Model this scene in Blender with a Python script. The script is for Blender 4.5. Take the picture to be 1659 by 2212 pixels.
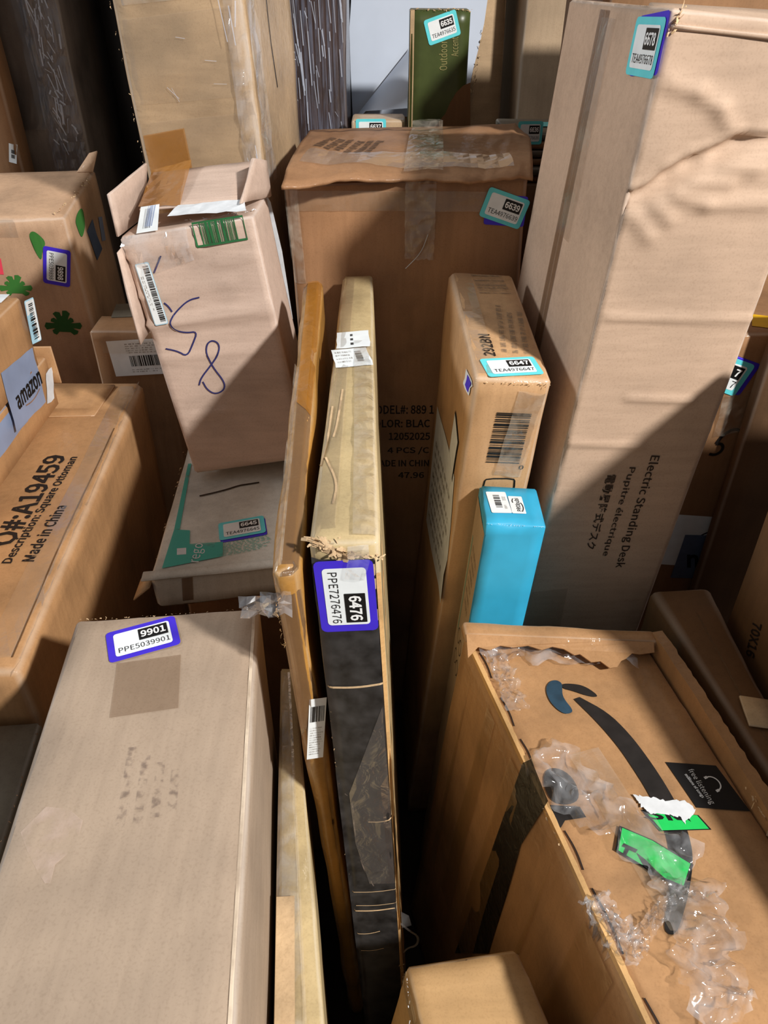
import bpy, bmesh, math, random
from mathutils import Vector, noise
from mathutils.bvhtree import BVHTree
C = bpy.context.scene.collection
for o in list(bpy.data.objects): bpy.data.objects.remove(o)
random.seed(7)
scene = bpy.context.scene

# ------------------------------------------------------------------ camera, sky, lamp, exposure
cam = bpy.data.objects.new('camera', bpy.data.cameras.new('camera'))
C.objects.link(cam); scene.camera = cam
cam.location = (0, 0, 1.5)
cam.rotation_euler = (math.radians(90 - 36.4), 0, 0)
cam.data.sensor_fit = 'AUTO'; cam.data.sensor_width = 36.0
cam.data.lens = 36.0 * 1661.0 / 2212.0
cam.data.clip_start = 0.02

w = bpy.data.worlds.new('warehouse_ambient'); scene.world = w; w.use_nodes = True
w.node_tree.nodes['Background'].inputs[0].default_value = (0.97, 0.97, 1.0, 1)
w.node_tree.nodes['Background'].inputs[1].default_value = 0.205

def lamp(name, loc, watts, col, size):
    ld = bpy.data.lights.new(name, 'POINT'); ld.energy = watts; ld.color = col; ld.shadow_soft_size = size
    lo = bpy.data.objects.new(name, ld); C.objects.link(lo); lo.location = loc
lamp('ceiling_lamp', (2.05, -1.05, 3.2), 735, (1.0, .965, .92), .11)      # the lamp that throws the hard shadows
lamp('side_lamp', (-2.5, 1.25, 2.3), 150, (.93, .97, 1.0), .25)          # weaker lamp off to the left

scene.view_settings.view_transform = 'Standard'; scene.view_settings.look = 'None'
scene.view_settings.gamma = 1; scene.view_settings.use_curve_mapping = False
scene.view_settings.exposure = 0.0

# world-space corners of the boxes and placement of their prints, in metres
BX = {"center": [[-0.1195, 1.2405, 0.0], [0.2533, 1.2337, 0.0], [0.2612, 1.6768, 0.0], [-0.1116, 1.6837, 0.0], [-0.1551, 1.25, 1.2049], [0.2177, 1.2432, 1.2163], [0.2257, 1.6864, 1.213], [-0.1471, 1.6932, 1.2016]],
 "desk": [[0.157, 0.8295, 0.0], [0.3476, 0.8413, 0.0], [0.3222, 1.2055, 0.0], [0.1315, 1.1937, 0.0], [0.2735, 0.8709, 1.4515], [0.4642, 0.8827, 1.4359], [0.4387, 1.2468, 1.4265], [0.2481, 1.2351, 1.4422]],
 "b6647": [[0.0497, 0.946, 0.0], [0.1402, 0.9501, 0.0], [0.1293, 1.226, 0.0], [0.0389, 1.228, 0.0], [0.1127, 0.8619, 1.07], [0.2102, 0.866, 1.0643], [0.1984, 1.1749, 1.0892], [0.1019, 1.1709, 1.0949]],
 "blue": [[0.0744, 0.7786, 0.0], [0.1519, 0.7775, 0.0], [0.1532, 0.8724, 0.0], [0.0757, 0.8735, 0.0], [0.1303, 0.7829, 0.905], [0.2078, 0.7818, 0.9002], [0.2091, 0.869, 0.8997], [0.1316, 0.869, 0.9045]],
 "flat": [[-0.014, 0.4234, 0.0], [0.0432, 0.4246, 0.0], [0.0283, 1.215, 0.0], [-0.029, 1.215, 0.0], [-0.0653, 0.5247, 1.08], [-0.0043, 0.526, 1.08], [-0.0198, 1.228, 1.0692], [-0.0656, 1.228, 1.0677]],
 "taped": [[-0.058, 0.56, 0.0], [-0.034, 0.56, 0.0], [-0.04, 1.17, 0.0], [-0.062, 1.17, 0.0], [-0.0972, 0.5059, 1.06], [-0.0745, 0.5109, 1.06], [-0.091, 1.1224, 1.1], [-0.1192, 1.1146, 1.1]],
 "b9901": [[-0.2736, 0.1689, 0.0], [-0.101, 0.1866, 0.0], [-0.142, 0.625, 0.0], [-0.3132, 0.6074, 0.0], [-0.2927, 0.16, 0.91], [-0.0965, 0.1777, 0.9143], [-0.1361, 0.6161, 0.9177], [-0.3323, 0.5985, 0.9135]],
 "ottoman": [[-0.8559, 0.582, 0.0], [-0.4059, 0.582, 0.0], [-0.4468, 1.2888, 0.0], [-0.8968, 1.2888, 0.0], [-0.8559, 0.582, 0.85], [-0.4059, 0.582, 0.85], [-0.4468, 1.2888, 0.85], [-0.8968, 1.2888, 0.85]],
 "b6645": [[-0.3176, 0.7961, 0.7462], [-0.104, 0.8158, 0.7572], [-0.1413, 1.2361, 0.7284], [-0.355, 1.2134, 0.7164], [-0.3206, 0.7997, 0.8], [-0.107, 0.8194, 0.811], [-0.1443, 1.2397, 0.7822], [-0.358, 1.217, 0.7702]],
 "b8": [[-0.311, 1.0537, 0.7999], [-0.1234, 1.0585, 0.8273], [-0.1255, 1.2065, 0.8161], [-0.3132, 1.2017, 0.7887], [-0.3664, 1.0812, 1.1746], [-0.1787, 1.086, 1.202], [-0.1809, 1.234, 1.1908], [-0.3686, 1.2292, 1.1634]],
 "tall": [[-0.34, 1.345, 0.0], [-0.15, 1.335, 0.0], [-0.145, 1.68, 0.0], [-0.33, 1.69, 0.0], [-0.4122, 1.3402, 1.72], [-0.2139, 1.3189, 1.733], [-0.175, 1.6869, 1.7398], [-0.3733, 1.7081, 1.7268]],
 "leaf": [[-1.0049, 1.4037, 0.0], [-0.5584, 1.4592, 0.0], [-0.5975, 1.7729, 0.0], [-1.044, 1.7174, 0.0], [-1.0155, 1.3617, 1.1036], [-0.569, 1.4172, 1.11], [-0.6082, 1.7309, 1.1216], [-1.0547, 1.6754, 1.1152]],
 "amazon": [[0.2055, 0.12, 0.0], [0.412, 0.12, 0.0], [0.292, 0.727, 0.0], [0.0475, 0.7417, 0.0], [0.2675, 0.12, 0.74], [0.474, 0.12, 0.74], [0.354, 0.727, 0.74], [0.1095, 0.7417, 0.74]],
 "small": [[-0.0073, 0.2, 0.0], [0.139, 0.2, 0.0], [0.0764, 0.3948, 0.0], [-0.0468, 0.3767, 0.0], [0.0627, 0.2, 0.615], [0.209, 0.2, 0.615], [0.1464, 0.3948, 0.615], [0.0232, 0.3767, 0.615]],
 "grey": [[-0.6654, 0.1886, 0.0], [-0.3668, 0.218, 0.0], [-0.4021, 0.5763, 0.0], [-0.7007, 0.5468, 0.0], [-0.6616, 0.1869, 0.7755], [-0.363, 0.2164, 0.7741], [-0.3984, 0.5746, 0.775], [-0.6969, 0.5452, 0.7764]],
 "thin": [[-0.0895, 0.17, 0.0], [-0.0355, 0.17, 0.0], [-0.1191, 0.708, 0.0], [-0.1395, 0.708, 0.0], [-0.0895, 0.17, 0.72], [-0.0355, 0.17, 0.72], [-0.1191, 0.708, 0.72], [-0.1395, 0.708, 0.72]],
 "teal_support": [[-0.3, 0.86, 0.0], [-0.13, 0.86, 0.0], [-0.13, 1.18, 0.0], [-0.3, 1.18, 0.0], [-0.3, 0.86, 0.715], [-0.13, 0.86, 0.715], [-0.13, 1.18, 0.715], [-0.3, 1.18, 0.715]],
 "lower_parcel": [[-0.96, 0.62, 0.861], [-0.56, 0.62, 0.861], [-0.56, 1.18, 0.861], [-0.96, 1.18, 0.861], [-0.96, 0.62, 0.951], [-0.56, 0.62, 0.951], [-0.56, 1.18, 0.951], [-0.96, 1.18, 0.951]],
 "upper_parcel": [[-0.93, 0.62, 0.955], [-0.553, 0.62, 0.955], [-0.553, 1.135, 0.955], [-0.93, 1.135, 0.955], [-0.93, 0.62, 1.07], [-0.553, 0.62, 1.07], [-0.553, 1.135, 1.07], [-0.93, 1.135, 1.07]],
 "ship": [[-0.545, 1.335, 0.0], [-0.385, 1.335, 0.0], [-0.385, 1.41, 0.0], [-0.545, 1.41, 0.0], [-0.545, 1.335, 0.93], [-0.385, 1.335, 0.93], [-0.385, 1.41, 0.93], [-0.545, 1.41, 0.93]],
 "dark_tall": [[-1.35, 1.88, 0.0], [-0.665, 1.88, 0.0], [-0.665, 2.2, 0.0], [-1.35, 2.2, 0.0], [-1.35, 1.88, 1.95], [-0.665, 1.88, 1.95], [-0.665, 2.2, 1.95], [-1.35, 2.2, 1.95]],
 "edge_tan": [[-1.2, 1.8, 0.0], [-0.79, 1.8, 0.0], [-0.79, 1.86, 0.0], [-1.2, 1.86, 0.0], [-1.2, 1.8, 1.6], [-0.79, 1.8, 1.6], [-0.79, 1.86, 1.6], [-1.2, 1.86, 1.6]],
 "black_load": [[-0.62, 2.0, 0.0], [-0.36, 2.0, 0.0], [-0.36, 2.3, 0.0], [-0.62, 2.3, 0.0], [-0.62, 2.0, 1.9], [-0.36, 2.0, 1.9], [-0.36, 2.3, 1.9], [-0.62, 2.3, 1.9]],
 "wrapped": [[-0.2, 1.9, 0.0], [-0.08, 1.9, 0.0], [-0.08, 2.06, 0.0], [-0.2, 2.06, 0.0], [-0.2, 1.9, 1.95], [-0.08, 1.9, 1.95], [-0.08, 2.06, 1.95], [-0.2, 2.06, 1.95]],
 "board": [[-0.055, 2.12, 0.0], [0.285, 2.12, 0.0], [0.285, 2.16, 0.0], [-0.055, 2.16, 0.0], [-0.055, 2.12, 1.9], [0.285, 2.12, 1.9], [0.285, 2.16, 1.9], [-0.055, 2.16, 1.9]],
 "b6637": [[-0.068, 1.78, 0.0], [0.045, 1.78, 0.0], [0.045, 1.86, 0.0], [-0.068, 1.86, 0.0], [-0.068, 1.78, 1.205], [0.045, 1.78, 1.205], [0.045, 1.86, 1.205], [-0.068, 1.86, 1.205]],
 "green": [[0.05, 1.76, 0.0], [0.167, 1.76, 0.0], [0.167, 1.83, 0.0], [0.05, 1.83, 0.0], [0.05, 1.76, 1.4], [0.167, 1.76, 1.4], [0.167, 1.83, 1.4], [0.05, 1.83, 1.4]],
 "pale": [[0.312, 2.02, 0.0], [0.6, 2.02, 0.0], [0.6, 2.4, 0.0], [0.312, 2.4, 0.0], [0.312, 2.02, 1.9], [0.6, 2.02, 1.9], [0.6, 2.4, 1.9], [0.312, 2.4, 1.9]],
 "rear_tall": [[0.335, 1.37, 0.0], [0.6, 1.37, 0.0], [0.6, 1.7, 0.0], [0.335, 1.7, 0.0], [0.335, 1.37, 1.51], [0.6, 1.37, 1.51], [0.6, 1.7, 1.51], [0.335, 1.7, 1.51]],
 "stack": [[0.262, 1.735, 0.0], [0.42, 1.735, 0.0], [0.42, 1.9, 0.0], [0.262, 1.9, 0.0], [0.262, 1.735, 1.195], [0.42, 1.735, 1.195], [0.42, 1.9, 1.195], [0.262, 1.9, 1.195]],
 "b7": [[0.485, 1.06, 0.0], [0.8, 1.06, 0.0], [0.8, 1.35, 0.0], [0.485, 1.35, 0.0], [0.485, 1.06, 1.043], [0.8, 1.06, 1.043], [0.8, 1.35, 1.043], [0.485, 1.35, 1.043]],
 "umber": [[0.556, 1.025, 0.0], [0.85, 1.025, 0.0], [0.85, 1.05, 0.0], [0.556, 1.05, 0.0], [0.556, 1.025, 1.12], [0.85, 1.025, 1.12], [0.85, 1.05, 1.12], [0.556, 1.05, 1.12]],
 "seventy": [[0.487, 0.52, 0.0], [0.85, 0.52, 0.0], [0.85, 0.79, 0.0], [0.487, 0.79, 0.0], [0.487, 0.52, 1.225], [0.85, 0.52, 1.225], [0.85, 0.79, 1.165], [0.487, 0.79, 1.165]],
 "low_right_unseen": [[0.492, 0.18, 0.0], [0.85, 0.18, 0.0], [0.85, 0.508, 0.0], [0.492, 0.508, 0.0], [0.492, 0.18, 0.88], [0.85, 0.18, 0.88], [0.85, 0.508, 1.01], [0.492, 0.508, 1.01]],
 "side": [[0.447, 0.4, 0.0], [0.474, 0.4, 0.0], [0.469, 0.826, 0.0], [0.378, 0.822, 0.0], [0.447, 0.4, 0.76], [0.474, 0.4, 0.76], [0.469, 0.826, 0.76], [0.378, 0.822, 0.76]]}
DC = {"9901": [[-0.2772, 0.5341, 0.914], [0.0671, 0.026, 0.0017], [-0.0163, 0.042, 0.0001]],
 "patch9901": [[-0.2581, 0.4669, 0.9138], [0.0628, 0.0109, 0.0014], [-0.0118, 0.0678, 0.0004]],
 "blotch9901": [[-0.2858, 0.3753, 0.9122], [-0.2654, 0.3729, 0.9127], [-0.2502, 0.3621, 0.9129], [-0.2488, 0.3398, 0.9127], [-0.2605, 0.3244, 0.9123], [-0.259, 0.3095, 0.9122], [-0.2634, 0.3096, 0.9121], [-0.274, 0.3208, 0.912], [-0.2871, 0.3363, 0.9118], [-0.2988, 0.3524, 0.9118]],
 "scuff9901": [[-0.2255, 0.3511, 0.9133], [0.062, 0.0082, 0.0014], [-0.0108, 0.0817, 0.0006]],
 "6476": [[-0.063, 0.5231, 1.0616], [0.005, -0.0074, -0.0794], [0.0531, 0.0014, 0.0032]],
 "9898": [[-0.6197, 1.4126, 1.0605], [-0.0172, 0.0003, -0.0678], [0.0456, 0.0061, -0.0115]],
 "6639": [[0.1478, 1.2441, 1.1595], [0.0645, -0.0013, -0.0212], [0.0144, 0.0001, 0.0437]],
 "6639u": [[0.1564, 1.2438, 1.1463], [0.0633, -0.0012, -0.0039], [0.0028, 0.0003, 0.0458]],
 "6647": [[0.1296, 0.8631, 1.069], [0.0715, 0.0153, -0.0033], [-0.0086, 0.041, 0.0037]],
 "6678": [[0.2632, 0.9469, 1.3879], [0.0057, -0.0767, 0.0046], [0.0041, 0.0034, 0.052]],
 "6678u": [[0.2639, 0.9356, 1.3873], [0.0058, -0.0724, 0.0097], [0.0039, 0.0075, 0.0536]],
 "6645": [[-0.2406, 0.8801, 0.7994], [0.0669, 0.0147, 0.0031], [-0.0095, 0.0438, -0.0034]],
 "6645u": [[-0.2382, 0.8751, 0.7999], [0.067, 0.0146, 0.0031], [-0.0093, 0.0436, -0.0034]],
 "6635": [[0.0892, 1.76, 1.3405], [0.0611, -0.0, 0.0194], [-0.0132, 0.0, 0.0417]],
 "6637": [[-0.0588, 1.78, 1.1676], [0.0633, -0.0, 0.0004], [-0.0003, 0.0, 0.0403]],
 "6636": [[0.2747, 1.735, 1.1672], [0.0509, 0.0, 0.0004], [-0.0003, 0.0, 0.0438]],
 "b7": [[0.4619, 1.06, 0.9681], [0.0771, 0.0, -0.0276], [0.0186, 0.0, 0.0521]],
 "b7u": [[0.467, 1.06, 0.9692], [0.0797, 0.0, -0.0279], [0.0185, 0.0, 0.0528]],
 "desk1": [[0.3503, 0.8641, 0.9562], [-0.0156, -0.0054, -0.1893], [0.0166, 0.001, -0.0014]],
 "desk2": [[0.3257, 0.8622, 0.9388], [-0.0127, -0.0043, -0.1492], [0.0125, 0.0008, -0.0011]],
 "desk3": [[0.2986, 0.8602, 0.9283], [-0.0102, -0.0036, -0.1247], [0.0145, 0.0009, -0.0012]],
 "c1": [[-0.0283, 1.2447, 0.8074], [0.1193, -0.0022, 0.0012], [-0.0002, 0.0001, 0.0181]],
 "c2": [[-0.0304, 1.2446, 0.7792], [0.1156, -0.0021, 0.0012], [-0.0002, 0.0001, 0.0166]],
 "c3": [[0.0092, 1.2436, 0.7527], [0.077, -0.0014, 0.0008], [-0.0002, 0.0001, 0.016]],
 "c4": [[0.0066, 1.2435, 0.7211], [0.0789, -0.0014, 0.0009], [-0.0002, 0.0001, 0.0164]],
 "c5": [[-0.0208, 1.2438, 0.6937], [0.1188, -0.0022, 0.0014], [-0.0002, 0.0001, 0.0147]],
 "c6": [[0.0274, 1.2427, 0.6676], [0.0502, -0.0009, 0.0006], [-0.0002, 0.0001, 0.0139]],
 "ctopprint": [[-0.116, 1.3568, 1.2052], [0.0982, -0.0254, 0.0032], [0.0235, 0.091, -0.0]],
 "ctapeN": [[0.0335, 1.2456, 1.0904], [0.0471, -0.0009, 0.0002], [-0.0005, 0.0008, 0.1199]],
 "t292": [[0.1444, 0.9156, 1.0722], [-0.0027, 0.0577, 0.0047], [-0.0157, -0.0008, 0.0009]],
 "t6647lines": [[0.1927, 0.9264, 1.0701], [0.0073, 0.1555, 0.0117], [-0.0444, 0.0019, 0.003]],
 "bar6647t": [[0.14, 1.0978, 1.0868], [0.0472, 0.0058, -0.0025], [-0.008, 0.0674, 0.0058]],
 "bar6647": [[0.1365, 0.8731, 0.9414], [0.0457, 0.0022, -0.0041], [0.0074, -0.0061, 0.0787]],
 "zero6647": [[0.1826, 0.8762, 0.9275], [0.0063, 0.0003, -0.0002], [0.0003, -0.0006, 0.0071]],
 "out6647": [[0.1362, 0.8784, 0.8773], [0.043, 0.0018, -0.0013], [0.0012, -0.0029, 0.0362]],
 "tape6647": [[0.1488, 0.8754, 0.9206], [0.0369, 0.0019, -0.0055], [0.0201, -0.0099, 0.1312]],
 "white6647": [[0.0785, 1.1331, 0.646], [0.0108, -0.2462, 0.0207], [0.0118, 0.0195, 0.2262]],
 "lab6647": [[0.0977, 0.9854, 0.8892], [0.0015, -0.0628, -0.0163], [0.0052, -0.0205, 0.0793]],
 "torn6647": [[0.1079, 0.9252, 1.0288], [0.0024, -0.0494, 0.0089], [0.0018, -0.0094, 0.0264]],
 "bl1": [[0.1403, 0.8042, 0.9042], [0.0268, 0.0018, -0.0017], [-0.0032, 0.048, -0.0001]],
 "bl2": [[0.1673, 0.8057, 0.9026], [0.0186, 0.0005, -0.0011], [-0.0011, 0.0389, -0.0002]],
 "fl1": [[-0.062, 0.939, 1.0729], [0.0443, 0.0026, 0.0005], [-0.0031, 0.0536, -0.0009]],
 "fl2": [[-0.0595, 0.8798, 1.0739], [0.0465, 0.0092, 0.0004], [-0.0104, 0.0526, -0.001]],
 "flt": [[-0.0379, 0.5535, 1.0795], [0.0286, -0.0006, 0.0004], [0.0071, 0.3341, -0.0053]],
 "tl": [[-0.0849, 0.5206, 0.7882], [0.0176, 0.0019, -0.0016], [0.0086, -0.0032, 0.0912]],
 "o1": [[-0.4967, 0.8026, 0.85], [-0.0043, 0.2301, 0.0], [-0.0345, -0.0006, 0.0]],
 "o2": [[-0.4809, 0.7648, 0.85], [0.0021, 0.2619, 0.0], [-0.0173, 0.0001, 0.0]],
 "o3": [[-0.4563, 0.7686, 0.85], [0.0012, 0.1265, 0.0], [-0.0174, 0.0002, 0.0]],
 "oflap": [[-0.5515, 1.0744, 0.85], [0.084, 0.0374, 0.0], [-0.0046, 0.1308, 0.0]],
 "otape": [[-0.4332, 0.6585, 0.85], [0.02, -0.0133, 0.0], [-0.0266, 0.6056, 0.0]],
 "leaf1": [[-0.6388, 1.4095, 1.0815], [-0.6308, 1.4102, 1.0877], [-0.6219, 1.4116, 1.0809], [-0.6133, 1.4132, 1.0655], [-0.6236, 1.4125, 1.0506], [-0.6293, 1.4124, 1.0325], [-0.6351, 1.4113, 1.0453], [-0.639, 1.4101, 1.0646]],
 "mon1": [[-0.7113, 1.4043, 0.9757], [0.0464, 0.0059, -0.0021], [0.0016, -0.001, 0.0329]],
 "mon2": [[-0.6499, 1.415, 0.8949], [0.0544, 0.0069, -0.0028], [0.0023, -0.0012, 0.041]],
 "leaf2": [[-0.5858, 1.555, 1.0902], [-0.5849, 1.5503, 1.0658], [-0.5829, 1.5352, 1.0542], [-0.5776, 1.4936, 1.0467], [-0.5765, 1.4819, 1.0735], [-0.5766, 1.4817, 1.085], [-0.5811, 1.5165, 1.0927]],
 "diamond": [[-0.5843, 1.5473, 1.0466], [-0.5918, 1.607, 1.053], [-0.592, 1.6125, 1.0212], [-0.594, 1.6326, 0.985], [-0.5863, 1.5709, 0.9811]],
 "sliver": [[-0.5957, 1.645, 0.9971], [-0.0042, 0.0348, -0.0082], [-0.002, 0.0106, 0.046]],
 "pink": [[-0.7374, 1.3997, 1.0142], [0.0356, 0.0046, -0.0037], [0.0032, -0.0007, 0.0298]],
 "ltape": [[-0.7311, 1.398, 1.0807], [0.074, 0.0094, -0.0043], [0.0022, -0.001, 0.0351]],
 "j1bar": [[-0.553, 1.129, 0.9936], [0.0, 0.0341, -0.006], [0.0, 0.0117, 0.0668]],
 "jtape": [[-0.553, 1.0016, 0.9117], [0.0, 0.1146, -0.0116], [0.0, 0.0093, 0.0918]],
 "jtext": [[-0.553, 1.0262, 0.9337], [0.0, 0.0969, -0.0034], [0.0, 0.0008, 0.0232]],
 "jstrip": [[-0.56, 1.1337, 0.8853], [0.0, 0.0299, -0.0029], [0.0, 0.0247, 0.047]],
 "jtop": [[-0.6005, 1.1081, 1.07], [0.0293, 0.0, 0.0], [0.0, 0.0339, 0.0]],
 "pship": [[-0.5115, 1.335, 0.837], [0.1069, 0.0, 0.0066], [-0.0044, 0.0, 0.0716]],
 "ptag": [[-0.5191, 1.3958, 0.93], [0.0385, 0.0047, 0.0], [-0.0081, 0.0661, 0.0]],
 "b8bar": [[-0.259, 1.0819, 1.1627], [0.0696, 0.0017, 0.0095], [-0.0042, 0.0022, 0.03]],
 "b8lab": [[-0.3506, 1.0787, 1.1385], [0.0159, -0.0064, -0.0875], [0.0198, 0.0006, 0.0036]],
 "s1": [[-0.3116, 1.0802, 1.1513], [-0.3186, 1.0792, 1.1389], [-0.3257, 1.0781, 1.1263]],
 "s2": [[-0.318, 1.075, 1.0836], [-0.3123, 1.0747, 1.0783], [-0.3082, 1.0742, 1.0703]],
 "s3": [[-0.2661, 1.0764, 1.0912], [-0.2822, 1.0758, 1.0874], [-0.2985, 1.0746, 1.0743], [-0.3109, 1.0734, 1.0609], [-0.3123, 1.0727, 1.0515], [-0.3057, 1.072, 1.0419], [-0.2914, 1.072, 1.039], [-0.2751, 1.0724, 1.0411], [-0.2843, 1.0709, 1.0223], [-0.2949, 1.0693, 1.0032], [-0.3087, 1.0697, 1.0113], [-0.3258, 1.0697, 1.015]],
 "s4": [[-0.2833, 1.0659, 0.9561], [-0.279, 1.0668, 0.9678], [-0.2614, 1.0686, 0.9881], [-0.247, 1.0702, 1.0066], [-0.2452, 1.0714, 1.0221], [-0.2553, 1.0717, 1.0277], [-0.2642, 1.0711, 1.0208], [-0.266, 1.07, 1.0067], [-0.259, 1.0685, 0.9852], [-0.2438, 1.0669, 0.9617], [-0.2452, 1.0659, 0.9483], [-0.26, 1.0651, 0.9409], [-0.2717, 1.0655, 0.9485], [-0.277, 1.0664, 0.9619]],
 "r1": [[-0.3398, 1.1231, 0.7776], [-0.334, 1.1225, 0.778], [-0.3058, 0.9117, 0.7934], [-0.3144, 0.9124, 0.7928]],
 "r2": [[-0.3144, 0.9124, 0.7928], [-0.2896, 0.9078, 0.7946], [-0.2827, 0.8725, 0.7973], [-0.2346, 0.8768, 0.7999], [-0.2288, 0.8408, 0.8026], [-0.3083, 0.8132, 0.7996]],
 "rtext": [[-0.2548, 0.8255, 0.802], [-0.0029, 0.047, -0.0032], [-0.0162, 0.0008, -0.001]],
 "rdot": [[-0.2948, 0.8449, 0.7983], [0.0131, 0.0012, 0.0007], [-0.0036, 0.0162, -0.0013]],
 "rprint": [[-0.2293, 0.8417, 0.8025], [0.0663, 0.0178, 0.0029], [-0.0033, 0.0327, -0.0023]],
 "rtear": [[-0.2962, 1.0088, 0.7877], [-0.2577, 1.0237, 0.789], [-0.2363, 1.0363, 0.7895], [-0.2251, 1.0382, 0.7901], [-0.2043, 1.0421, 0.7911]],
 "rfronttape": [[-0.2844, 0.7991, 0.7459], [0.015, 0.0014, 0.0009], [0.0045, 0.004, 0.05]],
 "smile_in": [[0.2378, 0.6365, 0.74], [0.2586, 0.6015, 0.74], [0.2754, 0.5647, 0.74], [0.2849, 0.5343, 0.74], [0.2936, 0.5042, 0.74], [0.2984, 0.4758, 0.74], [0.2996, 0.4488, 0.74], [0.2939, 0.4186, 0.74], [0.282, 0.386, 0.74], [0.2707, 0.3634, 0.74], [0.2689, 0.3545, 0.74], [0.272, 0.3511, 0.74]],
 "smile_out": [[0.2459, 0.6398, 0.74], [0.2749, 0.616, 0.74], [0.2929, 0.5844, 0.74], [0.3059, 0.5486, 0.74], [0.3157, 0.515, 0.74], [0.3226, 0.4834, 0.74], [0.3238, 0.4512, 0.74], [0.3195, 0.4254, 0.74], [0.3033, 0.3902, 0.74], [0.2859, 0.3614, 0.74], [0.2801, 0.3539, 0.74], [0.2751, 0.3508, 0.74]],
 "head1": [[0.2273, 0.6615, 0.74], [0.2408, 0.6615, 0.74], [0.255, 0.658, 0.74], [0.2681, 0.6443, 0.74], [0.2677, 0.6385, 0.74], [0.2543, 0.6419, 0.74], [0.2398, 0.6494, 0.74], [0.2272, 0.6535, 0.74]],
 "head2": [[0.205, 0.6528, 0.74], [0.2115, 0.6643, 0.74], [0.2203, 0.6679, 0.74], [0.2276, 0.6633, 0.74], [0.2268, 0.6546, 0.74], [0.2246, 0.6426, 0.74], [0.2272, 0.6324, 0.74], [0.2318, 0.6225, 0.74], [0.2325, 0.6153, 0.74], [0.2233, 0.6121, 0.74], [0.2142, 0.6192, 0.74], [0.2063, 0.6341, 0.74]],
 "free": [[0.342, 0.4851, 0.74], [0.0567, -0.0047, 0.0], [-0.0173, 0.0578, -0.0]],
 "freetext": [[0.3455, 0.5318, 0.74], [0.0111, -0.0438, 0.0], [0.0082, 0.0021, 0.0]],
 "freetext2": [[0.3402, 0.5255, 0.74], [0.0104, -0.0295, 0.0], [0.0047, 0.0017, 0.0]],
 "phones": [[0.3633, 0.5233, 0.74], [0.009, -0.0193, 0.0], [0.0068, 0.0032, 0.0]],
 "g1": [[0.2806, 0.4821, 0.74], [0.3409, 0.4758, 0.74], [0.3494, 0.4589, 0.74], [0.294, 0.4567, 0.74]],
 "g1w": [[0.2763, 0.4995, 0.74], [0.2938, 0.4963, 0.74], [0.3158, 0.4916, 0.74], [0.3307, 0.4932, 0.74], [0.3384, 0.4808, 0.74], [0.3233, 0.4653, 0.74], [0.3178, 0.4737, 0.74], [0.3063, 0.4753, 0.74], [0.2884, 0.477, 0.74], [0.2813, 0.4847, 0.74]],
 "g1t": [[0.2827, 0.4702, 0.74], [0.0473, -0.003, 0.0], [-0.0034, 0.0124, 0.0]],
 "g2": [[0.2514, 0.4621, 0.74], [0.2821, 0.4464, 0.74], [0.317, 0.4197, 0.74], [0.3014, 0.3945, 0.74], [0.2792, 0.4053, 0.74], [0.2402, 0.4346, 0.74]],
 "g2a": [[0.2508, 0.4416, 0.74], [0.2634, 0.4346, 0.74], [0.2603, 0.4311, 0.74], [0.2544, 0.4342, 0.74], [0.2495, 0.4277, 0.74], [0.2466, 0.4293, 0.74], [0.2511, 0.4365, 0.74], [0.2477, 0.4381, 0.74]],
 "g2b": [[0.2614, 0.4311, 0.74], [0.2683, 0.4243, 0.74], [0.2768, 0.4119, 0.74], [0.2824, 0.4053, 0.74], [0.2734, 0.4075, 0.74], [0.2651, 0.4164, 0.74]],
 "blacktape": [[0.1607, 0.5411, 0.7425], [0.1658, 0.5289, 0.7666], [0.1774, 0.481, 0.7596], [0.1622, 0.5007, 0.6384], [0.1543, 0.4946, 0.5261], [0.1446, 0.4882, 0.3901], [0.1115, 0.5626, 0.2211], [0.1381, 0.5502, 0.501], [0.1518, 0.5459, 0.6508]],
 "oval": [[0.1825, 0.5315, 0.74], [0.1981, 0.5372, 0.74], [0.2148, 0.5232, 0.74], [0.2176, 0.4963, 0.74], [0.203, 0.4872, 0.74], [0.1851, 0.4911, 0.74], [0.1789, 0.5096, 0.74]],
 "blackb": [[0.1823, 0.4885, 0.74], [0.2143, 0.4859, 0.74], [0.2186, 0.4732, 0.74], [0.195, 0.4695, 0.74], [0.1888, 0.4609, 0.74], [0.1834, 0.4683, 0.74]],
 "filmA": [[0.1765, 0.5544, 0.74], [0.2028, 0.5232, 0.74], [0.2219, 0.4885, 0.74], [0.2483, 0.4633, 0.74], [0.2779, 0.4393, 0.74], [0.3106, 0.4097, 0.74]],
 "filmB": [[0.3035, 0.4009, 0.74], [0.3018, 0.3695, 0.74], [0.3008, 0.3419, 0.74], [0.2961, 0.3159, 0.74], [0.2934, 0.2914, 0.74], [0.3019, 0.273, 0.74]],
 "filmC": [[0.2065, 0.386, 0.74], [0.2154, 0.3614, 0.74], [0.2248, 0.3419, 0.74], [0.2393, 0.3287, 0.74]],
 "filmD": [[0.1379, 0.7242, 0.74], [0.18, 0.7203, 0.74], [0.2188, 0.7146, 0.74], [0.2632, 0.7108, 0.74], [0.297, 0.7108, 0.74], [0.3309, 0.7108, 0.74]],
 "filmE": [[0.3029, 0.3923, 0.74], [0.2801, 0.3797, 0.74], [0.2557, 0.3594, 0.74], [0.2378, 0.3381, 0.74]],
 "filmF": [[0.1401, 0.7184, 0.74], [0.1529, 0.6847, 0.74], [0.1593, 0.6494, 0.74], [0.1628, 0.616, 0.74]],
 "seventytext": [[0.487, 0.7304, 0.7837], [0.0, -0.0109, -0.0521], [0.0, -0.0209, 0.0133]],
 "six": [[0.5248, 1.06, 0.8316], [0.0424, 0.0, 0.0], [-0.0, 0.0, 0.0477]],
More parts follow.
